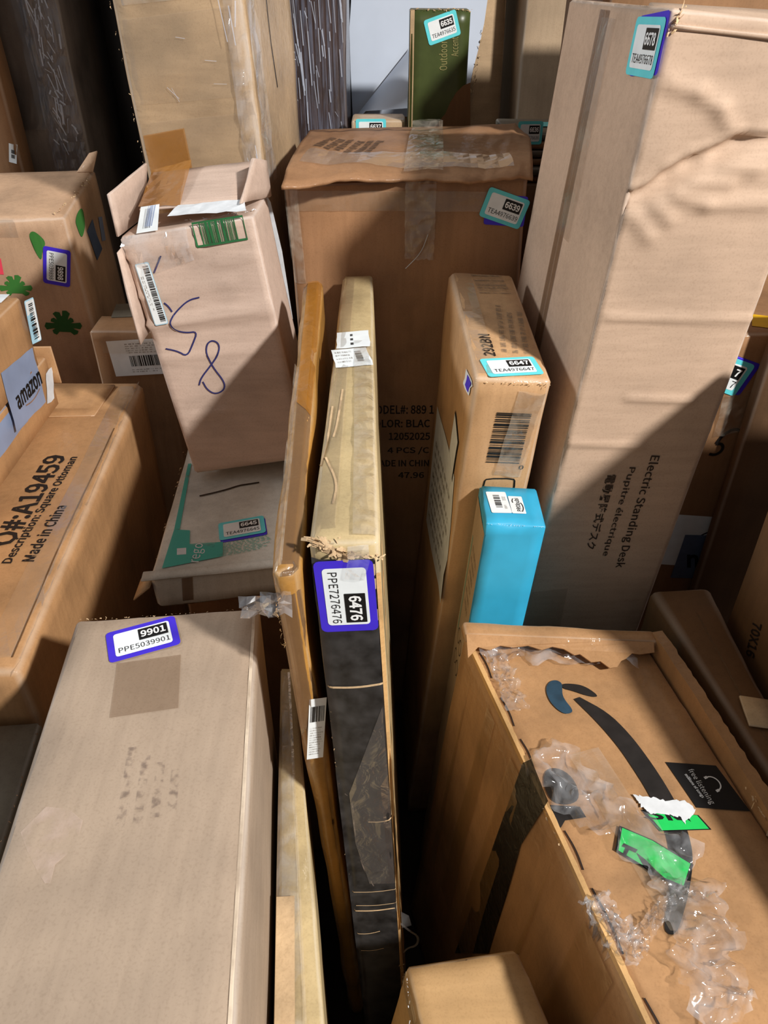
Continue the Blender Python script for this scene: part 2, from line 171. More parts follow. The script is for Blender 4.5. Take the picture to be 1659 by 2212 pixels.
 "b7white": [[0.4957, 1.06, 0.6037], [0.0833, 0.0, -0.0074], [0.0098, 0.0, 0.1108]],
 "b7blue": [[0.5223, 1.06, 0.5716], [0.0747, 0.0, -0.0028], [0.0037, 0.0, 0.0996]],
 "b7u2": [[0.5467, 1.06, 0.5964], [0.021, 0.0, -0.0011], [-0.0075, 0.0, 0.0314]],
 "b7tape": [[0.5244, 1.06, 0.867], [0.0498, 0.0, 0.0161], [-0.002, 0.0, 0.0738]],
 "yellow": [[0.5472, 1.0846, 1.043], [0.0458, -0.0176, 0.0], [0.0173, 0.045, 0.0]],
 "garden1": [[0.1262, 1.76, 1.299], [-0.0023, -0.0, 0.0507], [-0.0165, 0.0, -0.0007]],
 "garden2": [[0.147, 1.76, 1.323], [-0.0018, -0.0, 0.0329], [-0.0137, 0.0, -0.0007]],
 "gcurve": [[0.1739, 1.76, 1.2774], [0.1593, 1.76, 1.2717], [0.146, 1.76, 1.2592], [0.1347, 1.76, 1.2408], [0.1262, 1.76, 1.2213], [0.1153, 1.76, 1.2084], [0.1015, 1.76, 1.1953], [0.0777, 1.76, 1.1866], [0.0635, 1.76, 1.1733], [0.1808, 1.76, 1.1733]],
 "edge_lab": [[-0.8155, 1.8, 1.1205], [0.0154, 0.0, -0.0042], [0.0102, 0.0, 0.0374]],
 "rg_desk_a": [[[0.2845, 0.8702, 1.3892], [0.316, 0.872, 1.3807], 0.008, 0.0042], [[0.316, 0.872, 1.3807], [0.3424, 0.8733, 1.366], 0.008, 0.0042], [[0.3424, 0.8733, 1.366], [0.3581, 0.8738, 1.347], 0.008, 0.0042], [[0.2859, 0.8677, 1.2798], [0.3134, 0.8689, 1.2564], 0.008, 0.0042], [[0.3151, 0.8696, 1.2829], [0.3513, 0.8716, 1.2727], 0.008, 0.0042], [[0.3513, 0.8716, 1.2727], [0.4194, 0.8759, 1.2724], 0.008, 0.0042], [[0.3306, 0.8709, 1.2964], [0.3702, 0.8733, 1.2941], 0.008, 0.0042], [[0.36, 0.8731, 1.312], [0.3982, 0.8754, 1.3073], 0.008, 0.0042], [[0.2706, 0.8663, 1.2625], [0.2942, 0.8673, 1.2385], 0.008, 0.0042]],
 "rg_desk_b": [[[0.262, 0.8631, 1.1476], [0.4373, 0.8739, 1.1409], 0.004, 0.004], [[0.3073, 0.8634, 1.0407], [0.3887, 0.8684, 1.0355], 0.004, 0.004], [[0.2416, 0.8578, 0.979], [0.3396, 0.8638, 0.9697], 0.004, 0.004]],
 "rg_desk_c": [[[0.2582, 0.8662, 1.2889], [0.2793, 0.8676, 1.2946], 0.005, 0.006], [[0.2793, 0.8676, 1.2946], [0.2978, 0.8692, 1.3112], 0.005, 0.006], [[0.2978, 0.8692, 1.3112], [0.3205, 0.8709, 1.3241], 0.005, 0.006], [[0.3205, 0.8709, 1.3241], [0.3504, 0.8731, 1.3351], 0.005, 0.006], [[0.3504, 0.8731, 1.3351], [0.3677, 0.8744, 1.3445], 0.005, 0.006], [[0.3677, 0.8744, 1.3445], [0.4055, 0.8767, 1.3449], 0.005, 0.006]],
 "rg_desk_d": [[[0.2654, 0.8664, 1.2802], [0.2826, 0.8677, 1.2868], 0.012, -0.008], [[0.2826, 0.8677, 1.2868], [0.3017, 0.8692, 1.3019], 0.012, -0.008], [[0.3017, 0.8692, 1.3019], [0.3244, 0.8709, 1.315], 0.012, -0.008], [[0.3244, 0.8709, 1.315], [0.3545, 0.8731, 1.3261], 0.012, -0.008], [[0.3545, 0.8731, 1.3261], [0.372, 0.8744, 1.3357], 0.012, -0.008], [[0.372, 0.8744, 1.3357], [0.408, 0.8767, 1.3369], 0.012, -0.008]],
 "rg_b8_a": [[[-0.3476, 1.072, 1.049], [-0.1621, 1.0761, 1.068], 0.0055, 0.006], [[-0.3108, 1.0729, 1.054], [-0.1627, 1.0772, 1.0817], 0.0055, 0.006], [[-0.3619, 1.0792, 1.1473], [-0.2581, 1.0815, 1.158], 0.0055, 0.006], [[-0.3616, 1.0803, 1.1624], [-0.2634, 1.0822, 1.1675], 0.0055, 0.006]],
 "rg_b8_b": [[[-0.3572, 1.0751, 1.093], [-0.3012, 1.0763, 1.0969], 0.005, 0.003], [[-0.2356, 1.0806, 1.1411], [-0.1823, 1.0818, 1.1473], 0.005, 0.003], [[-0.2969, 1.0768, 1.1036], [-0.2189, 1.0786, 1.1115], 0.005, 0.003], [[-0.3376, 1.0683, 0.9989], [-0.1953, 1.0713, 1.011], 0.005, 0.003], [[-0.3043, 1.0617, 0.9051], [-0.2461, 1.0632, 0.9133], 0.005, 0.003]],
 "rg_small": [[[0.0298, 0.3647, 0.615], [0.1278, 0.3795, 0.615], 0.006, 0.004], [[0.032, 0.3566, 0.615], [0.1217, 0.3702, 0.615], 0.006, 0.004], [[0.0341, 0.3455, 0.615], [0.1127, 0.3566, 0.615], 0.006, 0.004], [[0.036, 0.3304, 0.615], [0.1206, 0.3411, 0.615], 0.006, 0.004]],
 "rg_tall": [[[-0.3826, 1.3379, 1.4275], [-0.2873, 1.3302, 1.4318], 0.006, 0.0025], [[-0.2873, 1.3302, 1.4318], [-0.2068, 1.3237, 1.4255], 0.006, 0.0025], [[-0.3732, 1.338, 1.342], [-0.189, 1.3232, 1.3314], 0.006, 0.0025], [[-0.3781, 1.3386, 1.3169], [-0.2857, 1.3312, 1.3039], 0.006, 0.0025], [[-0.2857, 1.3312, 1.3039], [-0.1912, 1.3236, 1.3095], 0.006, 0.0025], [[-0.3801, 1.339, 1.2879], [-0.3543, 1.3369, 1.2876], 0.006, 0.0025]],
 "rg_center": [[[-0.129, 1.2493, 1.1826], [0.0359, 1.2464, 1.2003], 0.01, 0.003], [[-0.1381, 1.2493, 1.1548], [-0.093, 1.2487, 1.1828], 0.01, 0.003], [[0.0379, 1.2456, 1.0904], [0.0938, 1.2452, 1.1768], 0.01, 0.003]],
 "rg_ottoman": [[[-0.5192, 1.0308, 0.85], [-0.4509, 1.073, 0.85], 0.005, 0.002], [[-0.5761, 1.2325, 0.85], [-0.4857, 1.2502, 0.85], 0.005, 0.002]],
 "rg_leaf": [[[-0.691, 1.4033, 1.0718], [-0.5725, 1.4183, 1.0656], 0.004, -0.002], [[-0.6927, 1.4033, 1.0661], [-0.5895, 1.4163, 1.0621], 0.004, -0.002]],
 "rg_leafT": [[[-0.7166, 1.4963, 1.1116], [-0.6063, 1.4521, 1.111], 0.01, 0.003], [[-0.6744, 1.5232, 1.113], [-0.6423, 1.6123, 1.1167], 0.01, 0.003], [[-0.7213, 1.5539, 1.1137], [-0.7076, 1.6145, 1.1162], 0.01, 0.003]],
 "b8_left": [[-0.3664, 1.0812, 1.1746], [-0.3686, 1.085, 1.2303], [-0.3583, 1.25, 1.2347], [-0.3686, 1.2292, 1.1634]],
 "b8_hang": [[-0.363, 1.055, 1.1625], [-0.351, 1.04, 1.034], [-0.351, 1.16, 1.034], [-0.363, 1.205, 1.1625]],
 "b8_right": [[-0.1953, 1.1, 1.2145], [-0.1864, 1.19, 1.2536], [-0.1765, 1.25, 1.2386], [-0.1748, 1.25, 1.1866]],
 "b8_top": [[-0.3438, 1.12, 1.2018], [-0.1964, 1.12, 1.2142], [-0.2001, 1.262, 1.236], [-0.3549, 1.262, 1.2189]],
 "b8_topamber": [[-0.3438, 1.12, 1.2018], [-0.285, 1.12, 1.2043], [-0.293, 1.262, 1.2334], [-0.3549, 1.262, 1.2189]],
 "b8_white": [[-0.2967, 1.088, 1.1993], [-0.1887, 1.092, 1.2056], [-0.1945, 1.12, 1.213], [-0.2874, 1.12, 1.2056]],
 "b8_strip": [[-0.2035, 1.247, 1.2036], [-0.193, 1.247, 1.2089], [-0.1766, 1.247, 1.1777], [-0.1647, 1.247, 1.1011], [-0.1555, 1.247, 0.9876], [-0.1602, 1.247, 0.9768], [-0.1707, 1.247, 1.0824], [-0.1815, 1.247, 1.1554], [-0.193, 1.247, 1.1866]],
 "lid_near": [[-0.1493, 1.1801, 1.222], [-0.1019, 1.202, 1.222], [-0.0478, 1.2132, 1.222], [0.0283, 1.2361, 1.222], [0.1179, 1.2217, 1.222], [0.1739, 1.2274, 1.222], [0.2248, 1.2332, 1.222]],
 "lid_far": [[-0.1361, 1.5787, 1.222], [-0.0774, 1.5787, 1.222], [0.0004, 1.5787, 1.222], [0.088, 1.6013, 1.222], [0.2049, 1.6292, 1.222], [0.2524, 1.6387, 1.222], [0.2629, 1.5309, 1.222]],
 "white_sheet": [[-0.07, 2.105, 1.4511], [-0.0801, 2.105, 1.3454], [-0.0801, 2.105, 1.261], [-0.0771, 2.105, 1.1594], [0.0348, 2.105, 1.1594], [0.2061, 2.105, 1.1594], [0.2081, 2.105, 1.2318], [0.2128, 2.105, 1.261], [0.2237, 2.105, 1.3085], [0.2321, 2.105, 1.3545], [0.2378, 2.105, 1.4167], [0.2392, 2.105, 1.4511]],
 "curl": [[-0.0697, 2.09, 1.1619], [0.0675, 2.09, 1.3136], [0.0785, 1.93, 1.2065], [-0.0412, 1.93, 1.199]]}


# ------------------------------------------------------------------ materials
def lin(c):
    r = [((v / 255 + .055) / 1.055) ** 2.4 if v > 10.3 else v / 255 / 12.92 for v in c]
    return (r[0], r[1], r[2], 1)
MATS = {}
def new_mat(name):
    m = bpy.data.materials.new(name); m.use_nodes = True
    return m, m.node_tree.nodes, m.node_tree.links, m.node_tree.nodes['Principled BSDF']
def cardboard(name, col, var=.16, rough=.72, flute='z', bump=.25, gloss=0.0, blotch=None):
    """kraft board: fibre speckle, blotches, faint flute lines, pale worn edges"""
    if name in MATS: return MATS[name]
    m, N, L, p = new_mat(name)
    tc = N.new('ShaderNodeTexCoord')
    n1 = N.new('ShaderNodeTexNoise'); n1.inputs['Scale'].default_value = 9; n1.inputs['Detail'].default_value = 5
    n2 = N.new('ShaderNodeTexNoise'); n2.inputs['Scale'].default_value = 420; n2.inputs['Detail'].default_value = 3
    mp = N.new('ShaderNodeMapping')
    mp.inputs['Scale'].default_value = {'z': (1, 1, .12), 'x': (.12, 1, 1), 'y': (1, .12, 1)}[flute]
    n3 = N.new('ShaderNodeTexNoise'); n3.inputs['Scale'].default_value = 110; n3.inputs['Detail'].default_value = 2
    for n in (n1, n2): L.new(tc.outputs['Object'], n.inputs['Vector'])
    L.new(tc.outputs['Object'], mp.inputs['Vector']); L.new(mp.outputs['Vector'], n3.inputs['Vector'])
    base = lin(col); dark = lin([v * (1 - var) for v in (blotch or col)]); lite = lin([min(255, v * (1 + var * .55)) for v in col])
    r1 = N.new('ShaderNodeValToRGB'); e = r1.color_ramp.elements
    e[0].position = .30; e[0].color = dark; e[1].position = .70; e[1].color = lite
    em = e.new(.5); em.color = base
    L.new(n1.outputs['Fac'], r1.inputs['Fac'])
    mx = N.new('ShaderNodeMix'); mx.data_type = 'RGBA'; mx.blend_type = 'MULTIPLY'; mx.inputs['Factor'].default_value = 1
    r2 = N.new('ShaderNodeValToRGB'); r2.color_ramp.elements[0].color = (.90, .89, .88, 1); r2.color_ramp.elements[0].position = .30
    r2.color_ramp.elements[1].color = (1, 1, 1, 1); r2.color_ramp.elements[1].position = .5
    L.new(n2.outputs['Fac'], r2.inputs['Fac'])
    L.new(r1.outputs['Color'], mx.inputs['A']); L.new(r2.outputs['Color'], mx.inputs['B'])
    mx3 = N.new('ShaderNodeMix'); mx3.data_type = 'RGBA'; mx3.blend_type = 'MULTIPLY'; mx3.inputs['Factor'].default_value = .28
    r3 = N.new('ShaderNodeValToRGB'); r3.color_ramp.elements[0].color = (.70, .68, .66, 1); r3.color_ramp.elements[0].position = .32
    r3.color_ramp.elements[1].position = .62
    L.new(n3.outputs['Fac'], r3.inputs['Fac']); L.new(mx.outputs['Result'], mx3.inputs['A']); L.new(r3.outputs['Color'], mx3.inputs['B'])
    at = N.new('ShaderNodeAttribute'); at.attribute_name = 'wear'
    ml = N.new('ShaderNodeMath'); ml.operation = 'MULTIPLY'; L.new(at.outputs['Fac'], ml.inputs[0]); L.new(n1.outputs['Fac'], ml.inputs[1])
    mw = N.new('ShaderNodeMix'); mw.data_type = 'RGBA'; L.new(ml.outputs[0], mw.inputs['Factor'])
    L.new(mx3.outputs['Result'], mw.inputs['A']); mw.inputs['B'].default_value = lin([min(255, v * .55 + 105) for v in col])
    L.new(mw.outputs['Result'], p.inputs['Base Color'])
    p.inputs['Roughness'].default_value = rough; p.inputs['Specular IOR Level'].default_value = .3
    if gloss: p.inputs['Coat Weight'].default_value = gloss; p.inputs['Coat Roughness'].default_value = .16
    b = N.new('ShaderNodeBump'); b.inputs['Strength'].default_value = bump; b.inputs['Distance'].default_value = .0012
    ad = N.new('ShaderNodeMath'); ad.operation = 'ADD'; L.new(n3.outputs['Fac'], ad.inputs[0]); L.new(n1.outputs['Fac'], ad.inputs[1])
    L.new(ad.outputs[0], b.inputs['Height']); L.new(b.outputs['Normal'], p.inputs['Normal'])
    if gloss:
        nb = N.new('ShaderNodeTexNoise'); nb.inputs['Scale'].default_value = 38; nb.inputs['Detail'].default_value = 4; nb.inputs['Distortion'].default_value = 1.2
        L.new(tc.outputs['Object'], nb.inputs['Vector'])
        b2 = N.new('ShaderNodeBump'); b2.inputs['Strength'].default_value = .5; b2.inputs['Distance'].default_value = .004
        L.new(nb.outputs['Fac'], b2.inputs['Height']); L.new(b2.outputs['Normal'], p.inputs['Coat Normal'])
    MATS[name] = m; return m
def flat(name, col, rough=.5, var=.0, spec=.4, scale=60):
    if name in MATS: return MATS[name]
    m, N, L, p = new_mat(name)
    tc = N.new('ShaderNodeTexCoord'); n = N.new('ShaderNodeTexNoise'); n.inputs['Scale'].default_value = scale; n.inputs['Detail'].default_value = 4
    L.new(tc.outputs['Object'], n.inputs['Vector'])
    r = N.new('ShaderNodeValToRGB'); v = max(var, .03)
    r.color_ramp.elements[0].position = .3; r.color_ramp.elements[0].color = lin([c * (1 - v) for c in col])
    r.color_ramp.elements[1].position = .7; r.color_ramp.elements[1].color = lin([min(255, c * (1 + v * .5)) for c in col])
    L.new(n.outputs['Fac'], r.inputs['Fac']); L.new(r.outputs['Color'], p.inputs['Base Color'])
    p.inputs['Roughness'].default_value = rough; p.inputs['Specular IOR Level'].default_value = spec
    MATS[name] = m; return m
def film(name, col, alpha, rough=.1, bump=.6, scale=45, stretch=(1, 1, 1), avar=.0, gloss=1.0):
    """clear or tinted plastic (tape, stretch wrap, bags): tint layer over clear, with a mirror skin"""
    if name in MATS: return MATS[name]
    m, N, L, p = new_mat(name); N.remove(p); out = N['Material Output']
    tc = N.new('ShaderNodeTexCoord'); mp = N.new('ShaderNodeMapping'); mp.inputs['Scale'].default_value = stretch
    n = N.new('ShaderNodeTexNoise'); n.inputs['Scale'].default_value = scale; n.inputs['Detail'].default_value = 3; n.inputs['Distortion'].default_value = .8
    L.new(tc.outputs['Object'], mp.inputs['Vector']); L.new(mp.outputs['Vector'], n.inputs['Vector'])
    b = N.new('ShaderNodeBump'); b.inputs['Strength'].default_value = bump; b.inputs['Distance'].default_value = .006
    L.new(n.outputs['Fac'], b.inputs['Height'])
    tr = N.new('ShaderNodeBsdfTransparent'); df = N.new('ShaderNodeBsdfDiffuse'); df.inputs['Color'].default_value = lin(col)
    gl = N.new('ShaderNodeBsdfGlossy'); gl.inputs['Roughness'].default_value = rough; gl.inputs['Color'].default_value = (1, 1, 1, 1)
    L.new(b.outputs['Normal'], gl.inputs['Normal'])
    m1 = N.new('ShaderNodeMixShader'); m2 = N.new('ShaderNodeMixShader'); fr = N.new('ShaderNodeFresnel'); fr.inputs['IOR'].default_value = 1.5
    L.new(b.outputs['Normal'], fr.inputs['Normal'])
    if avar:
        r = N.new('ShaderNodeMapRange'); r.inputs['From Min'].default_value = .35; r.inputs['From Max'].default_value = .7
        r.inputs['To Min'].default_value = max(0, alpha - avar); r.inputs['To Max'].default_value = min(1, alpha + avar)
        L.new(n.outputs['Fac'], r.inputs['Value']); L.new(r.outputs['Result'], m1.inputs['Fac'])
    else: m1.inputs['Fac'].default_value = alpha
    L.new(tr.outputs[0], m1.inputs[1]); L.new(df.outputs[0], m1.inputs[2])
    g = N.new('ShaderNodeMath'); g.operation = 'MULTIPLY'; g.inputs[1].default_value = gloss; L.new(fr.outputs[0], g.inputs[0])
    mn = N.new('ShaderNodeMath'); mn.operation = 'MINIMUM'; mn.inputs[1].default_value = .30; L.new(g.outputs[0], mn.inputs[0])
    L.new(mn.outputs[0], m2.inputs['Fac']); L.new(m1.outputs[0], m2.inputs[1]); L.new(gl.outputs[0], m2.inputs[2])
    L.new(m2.outputs[0], out.inputs['Surface'])
    MATS[name] = m; return m
def soft(name, col, alpha, scale=30, lo=.4, hi=.65, rough=.8):
    """broken print, scuffs and stains: a colour whose cover breaks up with noise"""
    if name in MATS: return MATS[name]
    m, N, L, p = new_mat(name)
    tc = N.new('ShaderNodeTexCoord'); n = N.new('ShaderNodeTexNoise'); n.inputs['Scale'].default_value = scale; n.inputs['Detail'].default_value = 6
    L.new(tc.outputs['Object'], n.inputs['Vector'])
    r = N.new('ShaderNodeMapRange'); r.inputs['From Min'].default_value = lo; r.inputs['From Max'].default_value = hi; r.inputs['To Max'].default_value = alpha
    L.new(n.outputs['Fac'], r.inputs['Value']); L.new(r.outputs['Result'], p.inputs['Alpha'])
    p.inputs['Base Color'].default_value = lin(col); p.inputs['Roughness'].default_value = rough
    MATS[name] = m; return m

KRAFT = (190, 152, 112)
m_desk = cardboard('kraft_board_desk', (192, 165, 142), .07, flute='x', bump=.2)
m_center = cardboard('kraft_board_brown', (158, 118, 84), .14, gloss=.15)
m_9901 = cardboard('kraft_board_pinkish', (169, 149, 129), .07, flute='y', bump=.3)
m_b8 = cardboard('kraft_board_pale', (202, 178, 162), .09, flute='x')
m_6647 = cardboard('kraft_board_warm', (194, 154, 112), .12, gloss=.3)
m_amazon = cardboard('kraft_board_orange', (172, 131, 90), .15, gloss=.45)
m_ottoman = cardboard('kraft_board_ochre', (184, 140, 96), .12, gloss=.5)
m_leaf = cardboard('kraft_board_leaf', (190, 156, 126), .14, gloss=.1)
m_tall = cardboard('kraft_board_taped', (188, 160, 126), .14, gloss=.5, flute='x')
m_flat = cardboard('kraft_board_olive', (194, 172, 128), .13, gloss=.35)
m_taped = cardboard('kraft_board_amber', (176, 128, 62), .18, gloss=.6, rough=.5)
m_small = cardboard('kraft_board_small', (186, 150, 104), .08, gloss=.25, flute='x')
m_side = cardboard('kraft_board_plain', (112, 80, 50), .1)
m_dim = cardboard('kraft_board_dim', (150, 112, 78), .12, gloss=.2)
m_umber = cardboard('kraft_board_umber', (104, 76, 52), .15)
m_grey = cardboard('grey_board', (112, 104, 90), .1)
m_white = cardboard('white_worn_board', (212, 211, 202), .14, rough=.6)
m_fibre = cardboard('torn_fibre', (205, 176, 138), .2, bump=.6)
m_corr = cardboard('corrugated_edge', (196, 156, 104), .25, flute='y', bump=.8)
m_whiteliner = flat('white_paper_liner', (214, 218, 222), .6, .06)
m_sheet = flat('white_laminated_sheet', (206, 216, 232), .45, .03, scale=8)
m_green = flat('olive_green_print', (66, 76, 38), .35, .12, scale=30)
m_blueb = flat('cyan_print', (56, 172, 214), .42, .05, scale=25)
m_kside = cardboard('grey_kraft_side', (176, 152, 124), .08)
m_blackface = flat('black_printed_paper', (46, 45, 45), .36, .5, .5, 55)
m_purple = flat('violet_sticker', (66, 46, 205), .4, .03)
m_teal = flat('turquoise_sticker', (100, 214, 222), .4, .03)
m_paper = flat('white_label_paper', (232, 238, 240), .5, .02)
m_black = flat('black_ink', (14, 14, 15), .5)
m_ink = flat('dark_brown_ink', (52, 38, 26), .7, .15)
m_inkc = flat('print_ink_shadowed', (34, 22, 14), .7)
m_whiteink = flat('white_ink', (236, 238, 238), .5)
m_pen = flat('blue_pen_ink', (44, 46, 104), .6)
m_marker = flat('black_marker', (30, 24, 22), .6)
m_greenink = flat('green_ink', (38, 104, 58), .7, .15)
m_leafink = soft('leaf_green_ink', (52, 118, 44), 1.0, 60, .1, .3)
m_leafdark = soft('leaf_dark_green_ink', (30, 82, 30), 1.0, 60, .1, .3)
m_tealink = soft('teal_ink', (72, 172, 158), .95, 40, .15, .4)
m_greyink = soft('pale_print', (110, 96, 80), .55, 200, .3, .6)
m_inkfade = soft('faded_print', (70, 50, 36), .75, 160, .25, .5)
m_goldink = flat('dull_gold_ink', (142, 134, 84), .5)
m_rose = flat('coral_label', (236, 74, 96), .5)
m_lime = flat('green_sticker', (34, 196, 92), .35, .04)
m_yellow = flat('yellow_label', (226, 176, 28), .5)
m_silver = flat('silver_blue_tape', (142, 156, 186), .35, .08, scale=14)
m_slate = flat('slate_blue_tape', (92, 108, 138), .35, .08)
m_skyblue = flat('pale_blue_label', (170, 212, 232), .5, .04)
m_smile = flat('black_print_on_board', (36, 33, 32), .45, .2)
m_smileblue = flat('dark_blue_print', (40, 66, 84), .4, .2)
m_clear = film('clear_tape', (206, 186, 156), .10, .2, .2, 30)
m_clear2 = film('clear_tape_creased', (216, 206, 190), .15, .15, .4, 50, avar=.10)
m_amber = film('amber_tape', (170, 112, 40), .6, .18, .4, 30)
m_browntape = film('brown_tape', (124, 94, 66), .6, .25, .3, 30)
m_wrap = film('clear_film', (230, 233, 238), .12, .10, .4, 30, avar=.10, gloss=1.2)
m_wrapstreak = film('stretch_film_streaks', (170, 184, 214), .10, .12, 1.0, 20, (7, 7, .45), avar=.10, gloss=1.6)
m_smoky = film('smoky_film', (92, 88, 88), .4, .2, .7, 14, (1, 1, .5), avar=.2)
m_blackfilm = film('black_film', (24, 27, 38), 1.0, .25, 1.0, 22, (3, 3, 1))
m_blacktape = film('black_tape', (26, 22, 18), .95, .3, .6, 40, avar=.05, gloss=.8)
m_crease_glint = film('film_crease_glint', (216, 224, 240), .5, .12, .3, 40, gloss=1.5)  # whitish film for strokes that paint the glints on creases
m_stain = soft('pale_stain', (222, 198, 184), .42, 46, .42, .68)
m_patchlight = soft('pale_worn_fibre', (224, 206, 182), .8, 40, .2, .6)
m_haze = film('hazy_tape', (112, 113, 116), .22, .22, .3, 40)
m_scuff = soft('dark_scuff', (96, 78, 74), .38, 130, .48, .66)
m_patch = soft('tape_residue', (128, 98, 68), .32, 25, .1, .35)
m_dark = cardboard('dark_wrapped_board', (126, 114, 104), .2, gloss=.5, rough=.5)
m_brownwrap = cardboard('brown_wrapped_board', (70, 56, 54), .2, gloss=.8, rough=.4)
m_blackload = flat('black_panel', (16, 14, 14), .45, .2, .3)

# ------------------------------------------------------------------ builders
def V(p): return Vector(p)
def tri(c, t):
    (x, y, z) = t
    b = (c[0] * (1 - x) + c[1] * x) * (1 - y) + (c[3] * (1 - x) + c[2] * x) * y
    u = (c[4] * (1 - x) + c[5] * x) * (1 - y) + (c[7] * (1 - x) + c[6] * x) * y
    return b * (1 - z) + u * z
def seg_dist(p, a, b):
    ab = b - a; t = max(0, min(1, (p - a).dot(ab) / max(ab.length_squared, 1e-9)))
    return (p - a - ab * t).length
def hex_surface(c8, seg=.03, r=.005, amp=.0015, freq=5, edge=.0015, ridges=(), dents=(), seed=0):
    c = [V(p) for p in c8]
    dim = [((c[1] - c[0]).length + (c[6] - c[7]).length) / 2, ((c[3] - c[0]).length + (c[6] - c[5]).length) / 2, ((c[4] - c[0]).length + (c[6] - c[2]).length) / 2]
    r = min(r, min(dim) * .3); ln = []
    for d in dim:
        n = max(2, int(round((d - 2 * r) / seg)))
        ln.append([0, r * .4] + [r + (d - 2 * r) * i / n for i in range(n + 1)] + [d - r * .4, d])
    nx, ny, nz = [len(l) - 1 for l in ln]
    idx = {}; co = []; wear = []; nor = []
    mid = sum(c, Vector()) / 8
    def vert(i, j, k):
        key = (i, j, k)
        if key in idx: return idx[key]
        q = Vector((ln[0][i], ln[1][j], ln[2][k])); inn = Vector([max(r, min(dim[a] - r, q[a])) for a in range(3)])
        d = q - inn; dn = d.normalized(); q2 = inn + dn * r
        p = tri(c, [q2[a] / dim[a] for a in range(3)])
        p2 = tri(c, [(q2[a] + dn[a] * .01) / dim[a] for a in range(3)])
        n = (p2 - p).normalized(); e = sorted([abs(v) for v in dn])[1] * 1.4
        s = Vector((seed * 7.3, seed * 3.1, 0))
        p = p + n * (noise.noise(p * freq + s) * amp)
        if e > .2: p = p - n * (edge * (1 + 1.4 * noise.noise(p * 38 + s)))
        for a, b, wd, h in (ridges if (j == 0 or k == nz) else ()):
            ds = seg_dist(p, a, b)
            if ds < wd * 3: p = p + n * (h * math.exp(-(ds / wd) ** 2))
        for dp, dr, dd in dents:
            ds = (p - dp).length
            if ds < dr * 2.5: p = p + (mid - p).normalized() * (dd * math.exp(-(ds / dr) ** 2) * (1 + .5 * noise.noise(p * 45)))
        idx[key] = len(co); co.append(p); wear.append(min(1, max(0, e) * 1.1)); return idx[key]
    fs = []
    for i in range(nx):
        for j in range(ny):
            fs.append([vert(i, j, nz), vert(i + 1, j, nz), vert(i + 1, j + 1, nz), vert(i, j + 1, nz)])
            fs.append([vert(i, j, 0), vert(i, j + 1, 0), vert(i + 1, j + 1, 0), vert(i + 1, j, 0)])
        for k in range(nz):
            fs.append([vert(i, 0, k), vert(i + 1, 0, k), vert(i + 1, 0, k + 1), vert(i, 0, k + 1)])
            fs.append([vert(i, ny, k), vert(i, ny, k + 1), vert(i + 1, ny, k + 1), vert(i + 1, ny, k)])
    for j in range(ny):
        for k in range(nz):
            fs.append([vert(0, j, k), vert(0, j, k + 1), vert(0, j + 1, k + 1), vert(0, j + 1, k)])
            fs.append([vert(nx, j, k), vert(nx, j + 1, k), vert(nx, j + 1, k + 1), vert(nx, j, k + 1)])
    return co, fs, wear
def mesh_obj(name, co, fs, mat, parent=None, loc=Vector(), smooth=True, wear=None):
    me = bpy.data.meshes.new(name); me.from_pydata([tuple(p - loc) for p in co], [], fs); me.update()
    if wear:
        a = me.attributes.new('wear', 'FLOAT', 'POINT'); a.data.foreach_set('value', wear)
    if smooth: me.polygons.foreach_set('use_smooth', [True] * len(me.polygons))
    me.materials.append(mat)
    o = bpy.data.objects.new(name, me); C.objects.link(o)
    if parent: o.parent = parent
    return o
class Thing:
    """a top-level Empty at the thing's base; parts are added in world space"""
    def __init__(s, name, label, cat, base, group=None):
        s.base = V(base); s.root = bpy.data.objects.new(name, None); C.objects.link(s.root)
        s.root.location = s.base; s.root.empty_display_size = .1
        s.root['label'] = label; s.root['category'] = cat
        if group: s.root['group'] = group
        s.bvh = None
    def add(s, name, co, fs, mat, parent=None, smooth=True, wear=None, label=None):
        o = mesh_obj(name, co, fs, mat, parent or s.root, s.base, smooth, wear)
        if label: o['label'] = label
        return o
    def skin(s, co, fs): s.bvh = BVHTree.FromPolygons([tuple(p) for p in co], fs)
    def fit(s, p, n, off):
        h = s.bvh.ray_cast(p + n * .035, -n, .07) if s.bvh else (None,)
        return (h[0] if h[0] else p) + n * off
GROUP = 'parcels packed together in the pile'
BOX = {}
def box(key, label, mat, name='cardboard_box', cat='box', ridges=(), **kw):
    c8 = BX[key]; rd = []
    for k in ridges: rd += [(V(a), V(b), wd, h) for a, b, wd, h in DC['rg_' + k]]
    b = sum((V(p) for p in c8[:4]), Vector()) / 4
    t = Thing(name, label, cat, b, GROUP)
    co, fs, wear = hex_surface(c8, ridges=rd, seed=len(BOX) + 1, **kw)
    t.body = t.add('carton', co, fs, mat, wear=wear); t.skin(co, fs); t.c = [V(p) for p in c8]
    BOX[key] = t; return t
def frame(d): o, U, W = [V(v) for v in (DC[d] if isinstance(d, str) else d)]; return o, U, W, U.cross(W).normalized()
